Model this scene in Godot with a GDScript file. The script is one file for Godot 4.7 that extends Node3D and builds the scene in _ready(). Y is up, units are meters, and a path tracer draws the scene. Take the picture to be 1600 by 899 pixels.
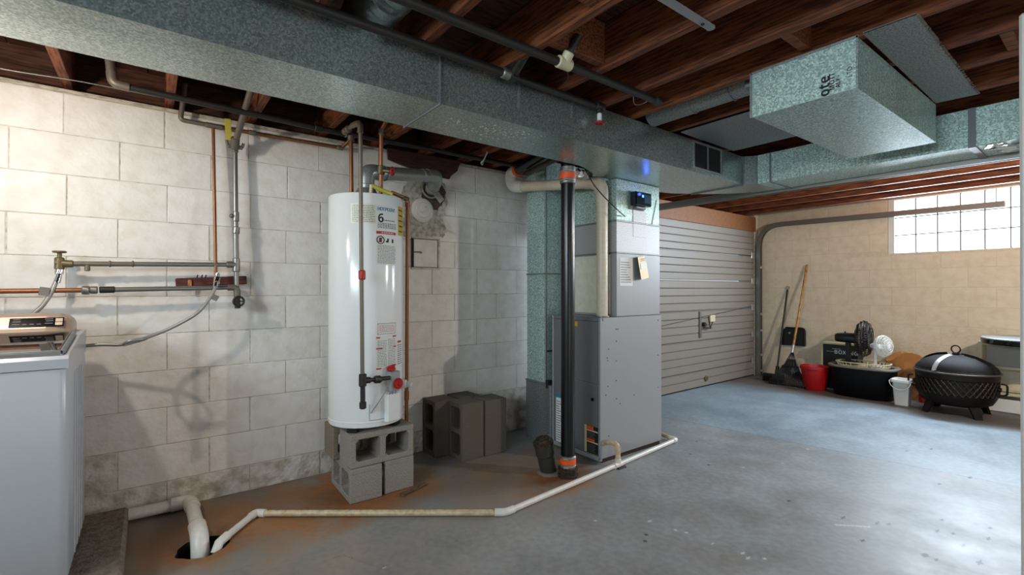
extends Node3D
# A basement utility room: block wall with washer and pipes, water heater, furnace, ducts, garage door and stored things.
# World: x runs along the block wall (away to the right), y up, z out of the block wall into the room.

var mats := {}
var used := {}
var sg := 1
var rng := RandomNumberGenerator.new()

# ---------------------------------------------------------------- helpers: naming and objects
func numbered(n: String) -> String:
	if not used.has(n):
		used[n] = 0
		return n
	used[n] += 1
	return "%s_%03d" % [n, used[n]]

func thing(called: String, label: String, category: String, base := Vector3.ZERO, group := "") -> Node3D:
	var o := Node3D.new()
	o.name = numbered(called)
	o.position = base
	add_child(o)
	o.set_meta("label", label)
	o.set_meta("category", category)
	if group != "":
		o.set_meta("group", group)
	return o

func part(parent: Node3D, called: String, m, mat: Material, label := "") -> MeshInstance3D:
	var o := MeshInstance3D.new()
	o.name = called
	o.mesh = fin(m) if m is SurfaceTool else m
	o.material_override = mat
	if parent.get_parent() == self and not parent is MeshInstance3D:
		o.position = -parent.position
	parent.add_child(o, true)
	if label != "":
		o.set_meta("label", label)
	return o

func solo(called: String, label: String, category: String, m, mat: Material, group := "") -> MeshInstance3D:
	var o := MeshInstance3D.new()
	o.name = numbered(called)
	o.mesh = fin(m) if m is SurfaceTool else m
	o.material_override = mat
	add_child(o)
	o.set_meta("label", label)
	o.set_meta("category", category)
	if group != "":
		o.set_meta("group", group)
	return o

func struct(called: String, label: String, category: String, m, mat: Material) -> MeshInstance3D:
	var o := solo(called, label, category, m, mat)
	o.set_meta("kind", "structure")
	return o

# ---------------------------------------------------------------- helpers: shapes
func S() -> SurfaceTool:
	var st := SurfaceTool.new()
	st.begin(Mesh.PRIMITIVE_TRIANGLES)
	st.set_smooth_group(-1)
	return st

func fin(st: SurfaceTool) -> ArrayMesh:
	st.generate_normals()
	return st.commit()

func tri(st: SurfaceTool, a: Vector3, b: Vector3, c: Vector3) -> void:  # counter-clockwise seen from outside
	st.add_vertex(a)
	st.add_vertex(c)
	st.add_vertex(b)

func quad(st: SurfaceTool, a: Vector3, b: Vector3, c: Vector3, d: Vector3) -> void:
	tri(st, a, b, c)
	tri(st, a, c, d)

func quad_out(st: SurfaceTool, a: Vector3, b: Vector3, c: Vector3, d: Vector3, from: Vector3) -> void:
	if (b - a).cross(c - a).dot((a + c) * 0.5 - from) < 0.0:
		quad(st, a, d, c, b)
	else:
		quad(st, a, b, c, d)

func tri_out(st: SurfaceTool, a: Vector3, b: Vector3, c: Vector3, from: Vector3) -> void:
	if (b - a).cross(c - a).dot((a + b + c) / 3.0 - from) < 0.0:
		tri(st, a, c, b)
	else:
		tri(st, a, b, c)

func box(st: SurfaceTool, c: Vector3, s: Vector3, ch := 0.0, bs := Basis.IDENTITY) -> void:
	st.set_smooth_group(-1)
	var h := s * 0.5
	var e := minf(ch, minf(h.x, minf(h.y, h.z)) * 0.9)
	var v := func(sx: int, sy: int, sz: int, ax: int) -> Vector3:
		var p := Vector3(sx * (h.x - e), sy * (h.y - e), sz * (h.z - e))
		if ax == 0:
			p.x = sx * h.x
		elif ax == 1:
			p.y = sy * h.y
		else:
			p.z = sz * h.z
		return c + bs * p
	for s1 in [-1, 1]:
		quad_out(st, v.call(s1, -1, -1, 0), v.call(s1, 1, -1, 0), v.call(s1, 1, 1, 0), v.call(s1, -1, 1, 0), c)
		quad_out(st, v.call(-1, s1, -1, 1), v.call(1, s1, -1, 1), v.call(1, s1, 1, 1), v.call(-1, s1, 1, 1), c)
		quad_out(st, v.call(-1, -1, s1, 2), v.call(1, -1, s1, 2), v.call(1, 1, s1, 2), v.call(-1, 1, s1, 2), c)
	if e <= 0.0:
		return
	for a in [-1, 1]:
		for b in [-1, 1]:
			quad_out(st, v.call(a, b, -1, 0), v.call(a, b, 1, 0), v.call(a, b, 1, 1), v.call(a, b, -1, 1), c)
			quad_out(st, v.call(a, -1, b, 0), v.call(a, 1, b, 0), v.call(a, 1, b, 2), v.call(a, -1, b, 2), c)
			quad_out(st, v.call(-1, a, b, 1), v.call(1, a, b, 1), v.call(1, a, b, 2), v.call(-1, a, b, 2), c)
			for d in [-1, 1]:
				tri_out(st, v.call(a, b, d, 0), v.call(a, b, d, 1), v.call(a, b, d, 2), c)

func bx(x0: float, x1: float, y0: float, y1: float, z0: float, z1: float, ch := 0.0) -> SurfaceTool:
	var st := S()
	addbx(st, x0, x1, y0, y1, z0, z1, ch)
	return st

func addbx(st: SurfaceTool, x0: float, x1: float, y0: float, y1: float, z0: float, z1: float, ch := 0.0) -> void:
	box(st, Vector3(x0 + x1, y0 + y1, z0 + z1) * 0.5, Vector3(x1 - x0, y1 - y0, z1 - z0), ch)

func circle(r: float, seg: int) -> PackedVector2Array:
	var p := PackedVector2Array()
	for i in seg:
		p.append(Vector2(cos(TAU * i / seg), sin(TAU * i / seg)) * r)
	return p

func bend(pts: Array, rad: float, n := 5) -> Array:  # rounds the corners of a path
	var out := [pts[0]]
	for i in range(1, pts.size() - 1):
		var p: Vector3 = pts[i]
		var a: Vector3 = pts[i - 1] - p
		var b: Vector3 = pts[i + 1] - p
		var r := minf(rad, minf(a.length(), b.length()) * 0.49)
		var p0 := p + a.normalized() * r
		var p2 := p + b.normalized() * r
		for k in n + 1:
			var t := float(k) / n
			out.append(p0 * (1 - t) * (1 - t) + p * 2 * t * (1 - t) + p2 * t * t)
	out.append(pts[-1])
	return out

func spline(pts: Array, n := 6) -> Array:
	var out := []
	for i in pts.size() - 1:
		var p0: Vector3 = pts[maxi(i - 1, 0)]
		var p1: Vector3 = pts[i]
		var p2: Vector3 = pts[i + 1]
		var p3: Vector3 = pts[mini(i + 2, pts.size() - 1)]
		for k in n:
			out.append(p1.cubic_interpolate(p2, p0, p3, float(k) / n))
	out.append(pts[-1])
	return out

func sweep(st: SurfaceTool, pts: Array, poly: PackedVector2Array, smooth := true, caps := true, up := Vector3.UP, closed := false, radii := []) -> void:
	var n := pts.size()
	var m := poly.size()
	var rings := []
	var nrm := up
	for i in n:
		var a: Vector3 = pts[(i - 1 + n) % n] if closed else pts[maxi(i - 1, 0)]
		var b: Vector3 = pts[(i + 1) % n] if closed else pts[mini(i + 1, n - 1)]
		var d := (b - a).normalized()
		if absf(d.dot(nrm)) > 0.98 and i == 0:
			nrm = Vector3.RIGHT if absf(d.x) < 0.9 else Vector3.BACK
		nrm = (nrm - d * nrm.dot(d)).normalized()
		var s := nrm.cross(d)
		var ring := []
		var k: float = radii[i] if radii.size() > 0 else 1.0
		for q in poly:
			ring.append(pts[i] + (s * q.x + nrm * q.y) * k)
		rings.append(ring)
	sg += 1
	st.set_smooth_group(sg if smooth else -1)
	for i in (n if closed else n - 1):
		var r0: Array = rings[i]
		var r1: Array = rings[(i + 1) % n]
		for j in m:
			var j2 := (j + 1) % m
			quad(st, r0[j], r0[j2], r1[j2], r1[j])
	if caps and not closed:
		st.set_smooth_group(-1)
		var idx := Geometry2D.triangulate_polygon(poly)
		for t in range(0, idx.size(), 3):
			var e0: Array = rings[0]
			var e1: Array = rings[n - 1]
			var a2 := poly[idx[t]]
			var ccw := (poly[idx[t + 1]] - a2).cross(poly[idx[t + 2]] - a2) > 0
			if ccw:
				tri(st, e1[idx[t]], e1[idx[t + 1]], e1[idx[t + 2]])
				tri(st, e0[idx[t]], e0[idx[t + 2]], e0[idx[t + 1]])
			else:
				tri(st, e1[idx[t]], e1[idx[t + 2]], e1[idx[t + 1]])
				tri(st, e0[idx[t]], e0[idx[t + 1]], e0[idx[t + 2]])

func tube(st: SurfaceTool, pts: Array, r: float, seg := 12, caps := true) -> void:
	sweep(st, pts, circle(r, seg), true, caps)

func pipe(pts: Array, r: float, rad := 0.0, seg := 12) -> SurfaceTool:
	var st := S()
	tube(st, bend(pts, rad) if rad > 0.0 else pts, r, seg)
	return st

func torus(st: SurfaceTool, c: Vector3, axis: Vector3, R: float, r: float, seg := 24, sides := 8) -> void:
	var a := axis.normalized()
	var u := a.cross(Vector3.UP if absf(a.y) < 0.9 else Vector3.RIGHT).normalized()
	var v := a.cross(u)
	var pts := []
	for i in seg:
		pts.append(c + (u * cos(TAU * i / seg) + v * sin(TAU * i / seg)) * R)
	sweep(st, pts, circle(r, sides), true, false, a, true)

func lathe(st: SurfaceTool, prof: Array, xf := Transform3D.IDENTITY, seg := 24) -> void:  # (radius, height) from the bottom up on the outside
	sg += 1
	for j in prof.size() - 1:
		var p: Vector2 = prof[j]
		var q: Vector2 = prof[j + 1]
		if j > 0:
			var o: Vector2 = prof[j - 1]
			if absf((p - o).angle_to(q - p)) > 0.6:
				sg += 1
		st.set_smooth_group(sg)
		for i in seg:
			var t0 := TAU * i / seg
			var t1 := TAU * (i + 1) / seg
			var a := xf * Vector3(p.x * sin(t0), p.y, p.x * cos(t0))
			var b := xf * Vector3(p.x * sin(t1), p.y, p.x * cos(t1))
			var c := xf * Vector3(q.x * sin(t1), q.y, q.x * cos(t1))
			var d := xf * Vector3(q.x * sin(t0), q.y, q.x * cos(t0))
			if p.x < 1e-6:
				tri(st, a, c, d)
			elif q.x < 1e-6:
				tri(st, a, b, c)
			else:
				quad(st, a, b, c, d)

func aim(at: Vector3, dir: Vector3) -> Transform3D:  # local y turned along dir
	var y := dir.normalized()
	var x := (Vector3.UP if absf(y.y) < 0.95 else Vector3.RIGHT).cross(y).normalized()
	return Transform3D(Basis(x, y, x.cross(y)), at)

func rod(st: SurfaceTool, a: Vector3, b: Vector3, r: float, seg := 12, ch := 0.0) -> void:  # a turned cylinder between two points
	var l := a.distance_to(b)
	var c := minf(ch, l * 0.3)
	if c > 0.0:
		lathe(st, [Vector2(0, 0), Vector2(r - c, 0), Vector2(r, c), Vector2(r, l - c), Vector2(r - c, l), Vector2(0, l)], aim(a, b - a), seg)
	else:
		lathe(st, [Vector2(0, 0), Vector2(r, 0), Vector2(r, l), Vector2(0, l)], aim(a, b - a), seg)

func prism(st: SurfaceTool, poly: PackedVector2Array, h0: float, h1: float, xf := Transform3D.IDENTITY) -> void:  # polygon in local xy, extruded along local z
	var p := poly
	var area := 0.0
	for i in p.size():
		area += p[i].cross(p[(i + 1) % p.size()])
	if area < 0:
		p = p.duplicate()
		p.reverse()
	st.set_smooth_group(-1)
	var idx := Geometry2D.triangulate_polygon(p)
	for t in range(0, idx.size(), 3):
		var a := p[idx[t]]
		var b := p[idx[t + 1]]
		var c := p[idx[t + 2]]
		if (b - a).cross(c - a) < 0:
			var k := b
			b = c
			c = k
		tri(st, xf * Vector3(a.x, a.y, h1), xf * Vector3(b.x, b.y, h1), xf * Vector3(c.x, c.y, h1))
		tri(st, xf * Vector3(a.x, a.y, h0), xf * Vector3(c.x, c.y, h0), xf * Vector3(b.x, b.y, h0))
	for i in p.size():
		var a := p[i]
		var b := p[(i + 1) % p.size()]
		quad(st, xf * Vector3(a.x, a.y, h0), xf * Vector3(b.x, b.y, h0), xf * Vector3(b.x, b.y, h1), xf * Vector3(a.x, a.y, h1))

func loft(st: SurfaceTool, sections: Array, smooth := false, caps := true) -> void:  # rings of points, each counter-clockwise seen from the far end
	sg += 1
	st.set_smooth_group(sg if smooth else -1)
	var m: int = sections[0].size()
	for i in sections.size() - 1:
		for j in m:
			var j2 := (j + 1) % m
			quad(st, sections[i][j], sections[i][j2], sections[i + 1][j2], sections[i + 1][j])
	if caps:
		st.set_smooth_group(-1)
		for e in [0, sections.size() - 1]:
			var mid := Vector3.ZERO
			for p in sections[e]:
				mid += p / m
			for j in m:
				var j2 := (j + 1) % m
				if e == 0:
					tri(st, sections[e][j2], sections[e][j], mid)
				else:
					tri(st, sections[e][j], sections[e][j2], mid)

const FLATXZ := Basis(Vector3(1, 0, 0), Vector3(0, 0, 1), Vector3(0, -1, 0))   # local xy -> world x,z ; local z -> -y
const ALONGX := Basis(Vector3(0, 0, -1), Vector3(0, 1, 0), Vector3(1, 0, 0))  # local x -> -z, y -> y, z -> x

func slab(st: SurfaceTool, poly_xz: PackedVector2Array, y0: float, y1: float) -> void:  # polygon in world x,z between two heights
	prism(st, poly_xz, -y1, -y0, Transform3D(FLATXZ, Vector3.ZERO))

func text(parent: Node3D, called: String, s: String, height: float, at: Vector3, bs: Basis, mat: Material, bold := false, depth := 0.0008) -> MeshInstance3D:
	var f := SystemFont.new()
	f.font_names = PackedStringArray(["Droid Sans"])
	if bold:
		f.font_weight = 700
	var t := TextMesh.new()
	t.font = f
	t.text = s
	t.font_size = 48
	t.pixel_size = height / (48 * 0.72)
	t.depth = depth
	t.curve_step = 2.0
	var o := MeshInstance3D.new()
	o.name = called
	o.mesh = t
	o.material_override = mat
	o.transform = Transform3D(bs, at - (parent.position if parent.get_parent() == self and not parent is MeshInstance3D else Vector3.ZERO))
	parent.add_child(o, true)
	return o

# ---------------------------------------------------------------- helpers: materials
func noise(kind: int, freq: float, oct := 3, sd := 1) -> FastNoiseLite:
	var n := FastNoiseLite.new()
	n.noise_type = kind
	n.frequency = freq
	n.fractal_octaves = oct
	n.seed = sd
	return n

func ramp_tex(n: FastNoiseLite, size: int, cols: Array, offs: Array) -> ImageTexture:
	var im := n.get_seamless_image(size, size)
	im.convert(Image.FORMAT_L8)
	var src := im.get_data()
	var g := Gradient.new()
	g.offsets = PackedFloat32Array(offs)
	g.colors = PackedColorArray(cols)
	var lut := PackedByteArray()
	for i in 256:
		var c := g.sample(i / 255.0)
		lut.append(int(c.r * 255))
		lut.append(int(c.g * 255))
		lut.append(int(c.b * 255))
	var out := PackedByteArray()
	out.resize(size * size * 3)
	for i in size * size:
		var k := src[i] * 3
		out[i * 3] = lut[k]
		out[i * 3 + 1] = lut[k + 1]
		out[i * 3 + 2] = lut[k + 2]
	return ImageTexture.create_from_image(Image.create_from_data(size, size, false, Image.FORMAT_RGB8, out))

func bump_tex(n: FastNoiseLite, size: int, k: float) -> ImageTexture:
	var im := n.get_seamless_image(size, size)
	im.convert(Image.FORMAT_RGBA8)
	im.bump_map_to_normal_map(k)
	return ImageTexture.create_from_image(im)

func mat(called: String, c: Color, rough := 0.6, metal := 0.0, tex: Texture2D = null, scale := Vector3.ONE, nrm: Texture2D = null, nscale := 1.0, spec := 0.5) -> StandardMaterial3D:
	var m := StandardMaterial3D.new()
	m.resource_name = called
	m.albedo_color = c
	m.roughness = rough
	m.metallic = metal
	m.metallic_specular = spec
	if tex or nrm:
		m.uv1_triplanar = true
		m.uv1_scale = scale
	if tex:
		m.albedo_texture = tex
	if nrm:
		m.normal_enabled = true
		m.normal_texture = nrm
		m.normal_scale = nscale
	mats[called] = m
	return m

func make_materials() -> void:
	var W := Color.WHITE
	var soft := noise(FastNoiseLite.TYPE_SIMPLEX_SMOOTH, 0.012, 5, 3)
	var fine := noise(FastNoiseLite.TYPE_SIMPLEX_SMOOTH, 0.09, 4, 5)
	var cell := noise(FastNoiseLite.TYPE_CELLULAR, 0.11, 1, 7)
	cell.cellular_return_type = FastNoiseLite.RETURN_CELL_VALUE
	cell.fractal_type = FastNoiseLite.FRACTAL_NONE
	cell.cellular_jitter = 1.0
	var pit := noise(FastNoiseLite.TYPE_CELLULAR, 0.05, 2, 11)
	var n_fine := bump_tex(fine, 512, 4.0)
	var n_pit := bump_tex(pit, 512, 5.0)
	var n_soft := bump_tex(soft, 512, 6.0)
	var t_paint := ramp_tex(soft, 512, [Color(0.955, 0.945, 0.925), Color(0.985, 0.98, 0.97), Color(1, 1, 1)], [0.2, 0.5, 0.8])
	var t_dirty := ramp_tex(soft, 512, [Color(0.80, 0.77, 0.72), Color(0.93, 0.915, 0.89), Color(1, 1, 1)], [0.22, 0.48, 0.75])
	var t_galv := ramp_tex(cell, 512, [Color(0.54, 0.585, 0.57), Color(0.64, 0.685, 0.67), Color(0.77, 0.815, 0.795)], [0.0, 0.5, 1.0])
	var t_galv_lit := ramp_tex(cell, 512, [Color(0.50, 0.59, 0.565), Color(0.64, 0.73, 0.70), Color(0.80, 0.89, 0.86)], [0.0, 0.5, 1.0])  # spangle brightened to stand in for light on the ducts
	var t_wood := ramp_tex(soft, 512, [Color(0.62, 0.55, 0.5), Color(0.9, 0.88, 0.85), Color(1, 1, 1)], [0.3, 0.5, 0.7])
	var t_conc := ramp_tex(fine, 512, [Color(0.66, 0.65, 0.63), Color(0.92, 0.91, 0.9), Color(1, 1, 1)], [0.2, 0.5, 0.8])
	var t_rust := ramp_tex(soft, 512, [Color(0.55, 0.42, 0.34), Color(0.80, 0.75, 0.70), Color(1, 1, 1)], [0.28, 0.46, 0.65])
	for i in 3:
		mat("block_paint%d" % i, [Color(0.87, 0.85, 0.83), Color(0.86, 0.84, 0.82), Color(0.88, 0.86, 0.84)][i], 0.62, 0.0, t_paint, Vector3.ONE * (1.1 + 0.13 * i), n_pit, 0.22)
		mats["block_paint%d" % i].uv1_offset = Vector3(0.3 * i, 0.17 * i, 0)
		mats["block_paint%d" % i].uv1_world_triplanar = true
	mat("block_low", Color(0.84, 0.815, 0.785), 0.7, 0.0, t_dirty, Vector3.ONE * 1.3, n_pit, 0.6)
	mats.block_low.uv1_world_triplanar = true
	mat("cream_paint", Color(0.85, 0.79, 0.70), 0.65, 0.0, t_paint, Vector3.ONE * 1.1, n_pit, 0.3)
	mats.cream_paint.uv1_world_triplanar = true
	mat("mortar", Color(0.78, 0.765, 0.73), 0.8, 0.0, t_dirty, Vector3.ONE * 3.0)
	mat("mortar_cream", Color(0.82, 0.76, 0.67), 0.8, 0.0, t_paint, Vector3.ONE * 3.0)
	mat("parging", Color(0.76, 0.75, 0.715), 0.85, 0.0, t_dirty, Vector3.ONE * 3.0, n_pit, 0.6)
	mat("soot", Color(0.36, 0.30, 0.26), 0.9, 0.0, t_dirty, Vector3.ONE * 6.0, n_pit, 0.9)
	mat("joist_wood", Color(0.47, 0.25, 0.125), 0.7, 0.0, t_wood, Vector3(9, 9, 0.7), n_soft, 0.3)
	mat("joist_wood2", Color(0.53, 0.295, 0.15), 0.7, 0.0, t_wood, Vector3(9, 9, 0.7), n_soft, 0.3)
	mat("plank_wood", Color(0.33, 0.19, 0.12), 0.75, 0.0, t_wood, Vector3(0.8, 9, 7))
	mat("header_wood", Color(0.58, 0.37, 0.19), 0.6, 0.0, t_conc, Vector3(0.25, 10, 10))
	mat("drift_wood", Color(0.42, 0.33, 0.24), 0.8, 0.0, t_wood, Vector3(3, 9, 9))
	mat("dark_wood", Color(0.26, 0.12, 0.10), 0.7, 0.0, t_wood, Vector3(1.2, 9, 9))
	mat("red_wood", Color(0.36, 0.15, 0.10), 0.6, 0.0, t_wood, Vector3(1.2, 12, 9))
	mat("sill_wood", Color(0.76, 0.73, 0.68), 0.8, 0.0, t_dirty, Vector3(2, 8, 8))
	mat("light_wood", Color(0.78, 0.56, 0.30), 0.5, 0.0, t_wood, Vector3(8, 2, 8))
	mat("galv", W, 0.30, 0.78, t_galv, Vector3.ONE * 3.2)
	mat("galv_lit", Color(1.0, 1.0, 1.0), 0.45, 0.35, t_galv_lit, Vector3.ONE * 3.0)  # lit copy of galv, paler and greener for the brightly lit duct faces
	mat("galv_smooth", Color(0.60, 0.62, 0.62), 0.5, 0.6, t_conc, Vector3.ONE * 2.0)
	mat("galv_patch", Color(0.74, 0.75, 0.76), 0.5, 0.35, t_conc, Vector3.ONE * 3.0)
	mat("teal_screen", Color(0.10, 0.22, 0.26), 0.2)
	mat("tin", Color(0.70, 0.72, 0.72), 0.35, 0.6, t_conc, Vector3.ONE * 3.0)
	mat("galv_pipe", Color(0.60, 0.60, 0.58), 0.4, 0.75, t_conc, Vector3.ONE * 9.0)
	mat("zinc", Color(0.78, 0.79, 0.80), 0.3, 0.8)
	mat("old_pipe", Color(0.50, 0.465, 0.42), 0.5, 0.45, t_conc, Vector3.ONE * 8.0)
	mat("black_pipe", Color(0.20, 0.185, 0.175), 0.5, 0.3, t_conc, Vector3.ONE * 7.0)
	mat("copper", Color(0.60, 0.40, 0.27), 0.4, 0.6, t_conc, Vector3.ONE * 6.0)
	mat("brass", Color(0.50, 0.44, 0.32), 0.45, 0.55, t_conc, Vector3.ONE * 14.0)
	mat("steel_grey", Color(0.58, 0.585, 0.59), 0.42, 0.15)
	mat("steel_dark", Color(0.42, 0.43, 0.445), 0.42, 0.15)
	mat("coil_panel", Color(0.84, 0.84, 0.78), 0.5, 0.1, t_paint, Vector3.ONE * 2.0)
	mat("foil", Color(0.86, 0.88, 0.88), 0.25, 0.9, null, Vector3.ONE * 6.0, n_fine, 0.6)
	mat("foil_flex", Color(0.72, 0.78, 0.77), 0.28, 0.9, null, Vector3.ONE * 9.0, n_soft, 0.9)
	mat("enamel", Color(0.87, 0.88, 0.875), 0.16, 0.0, null, W_to_v(), null, 1.0, 0.5)
	mat("appliance", Color(0.67, 0.675, 0.69), 0.3)
	mat("champagne", Color(0.66, 0.575, 0.51), 0.32, 0.3)
	mat("black_gloss", Color(0.025, 0.022, 0.025), 0.12)
	mat("lid_glass", Color(0.10, 0.095, 0.09), 0.04, 0.0, null, Vector3.ONE, null, 1.0, 0.9)
	mat("chrome", Color(0.86, 0.86, 0.87), 0.1, 1.0)
	mat("white_plastic", Color(0.84, 0.84, 0.82), 0.4)
	mat("grey_plastic", Color(0.42, 0.42, 0.43), 0.5)
	mat("pvc_white", Color(0.84, 0.82, 0.79), 0.35, 0.0, t_paint, Vector3.ONE * 4.0)
	mat("pvc_cream", Color(0.78, 0.71, 0.58), 0.4, 0.0, t_dirty, Vector3.ONE * 4.0)
	mat("pvc_exhaust", Color(0.80, 0.76, 0.68), 0.35, 0.0, t_paint, Vector3.ONE * 4.0)
	mat("rake_steel", Color(0.10, 0.11, 0.11), 0.3, 0.4)
	mat("panel_grey", Color(0.58, 0.56, 0.53), 0.6)
	mat("abs", Color(0.03, 0.03, 0.035), 0.28)
	mat("rubber", Color(0.045, 0.043, 0.043), 0.6)
	mat("old_rubber", Color(0.19, 0.19, 0.18), 0.7, 0.0, t_dirty, Vector3.ONE * 6.0)
	mat("cast_iron", Color(0.27, 0.22, 0.175), 0.75, 0.3, t_rust, Vector3.ONE * 8.0)
	mat("orange_band", Color(0.88, 0.33, 0.12), 0.5)
	mat("concrete", Color(0.60, 0.575, 0.545), 0.9, 0.0, t_conc, Vector3.ONE * 4.0, n_pit, 0.8)
	mat("concrete_warm", Color(0.53, 0.475, 0.41), 0.9, 0.0, t_conc, Vector3.ONE * 4.0, n_pit, 0.8)
	mat("concrete_shaded", Color(0.42, 0.385, 0.34), 0.9, 0.0, t_conc, Vector3.ONE * 4.0, n_pit, 0.8)  # concrete darkened for the shade behind the water heater
	mat("pad_concrete", Color(0.47, 0.42, 0.37), 0.9, 0.0, t_dirty, Vector3.ONE * 3.0, n_pit, 1.0)
	mat("pit_dark", Color(0.06, 0.05, 0.04), 0.9)
	mat("red_plastic", Color(0.66, 0.05, 0.06), 0.4)
	mat("red_paint", Color(0.62, 0.12, 0.08), 0.5)
	mat("yellow", Color(0.74, 0.60, 0.04), 0.5)
	mat("yellow_dirty", Color(0.72, 0.68, 0.25), 0.6)
	mat("door_paint", Color(0.52, 0.49, 0.45), 0.5)
	mat("black_plastic", Color(0.035, 0.035, 0.04), 0.38)
	mat("tub_plastic", Color(0.018, 0.019, 0.028), 0.5, 0.0, null, Vector3.ONE, null, 1.0, 0.3)
	mat("taupe_plastic", Color(0.45, 0.42, 0.40), 0.45)
	mat("cream_plastic", Color(0.78, 0.74, 0.60), 0.45)
	mat("bronze_steel", Color(0.10, 0.07, 0.055), 0.5, 0.5, t_rust, Vector3.ONE * 8.0)
	mat("bronze_light", Color(0.14, 0.105, 0.08), 0.55, 0.4)
	mat("worn_rim", Color(0.36, 0.33, 0.30), 0.4, 0.5)
	mat("mesh_dark", Color(0.05, 0.042, 0.04), 0.7, 0.3)
	mat("card", Color(0.66, 0.44, 0.22), 0.75)
	mat("blue_screen", Color(0.03, 0.05, 0.09), 0.12)
	mat("ink_black", Color(0.05, 0.055, 0.055), 0.7)
	mat("ink_grey", Color(0.35, 0.35, 0.36), 0.7)
	mat("ink_teal", Color(0.08, 0.47, 0.53), 0.6)
	mat("ink_red", Color(0.65, 0.12, 0.10), 0.6)
	mat("paper", Color(0.83, 0.83, 0.82), 0.6)
	mat("spatter", Color(0.80, 0.78, 0.74), 0.6)
	mat("cord", Color(0.06, 0.055, 0.05), 0.6)
	mat("hose_braid", Color(0.66, 0.66, 0.65), 0.4, 0.5, t_conc, Vector3.ONE * 20.0)
	mat("wall_plain", Color(0.80, 0.78, 0.74), 0.7)
	mat("post_paint", Color(0.85, 0.83, 0.80), 0.5)
	var g := mat("glass_block", Color(0.9, 0.93, 0.95), 0.15)
	g.emission_enabled = true
	g.emission = Color(0.93, 0.97, 1.0)
	g.emission_energy_multiplier = 3.0
	var g2 := mat("added_door_pane", Color(0.9, 0.93, 0.95), 0.15)  # glowing pane of the added door
	g2.emission_enabled = true
	g2.emission = Color(0.9, 0.95, 1.0)
	g2.emission_energy_multiplier = 1.0
	var b := mat("bulb", Color(1, 0.95, 0.85), 0.3)
	b.emission_enabled = true
	b.emission = Color(1.0, 0.86, 0.66)
	b.emission_energy_multiplier = 6.0
	var l := mat("led", Color(0.2, 0.6, 0.9), 0.3)
	l.emission_enabled = true
	l.emission = Color(0.35, 0.7, 1.0)
	l.emission_energy_multiplier = 2.0
	floor_material()

func W_to_v() -> Vector3:
	return Vector3.ONE

const FX0 := -2.6
const FX1 := 6.85
const FZ1 := 6.2

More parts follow.
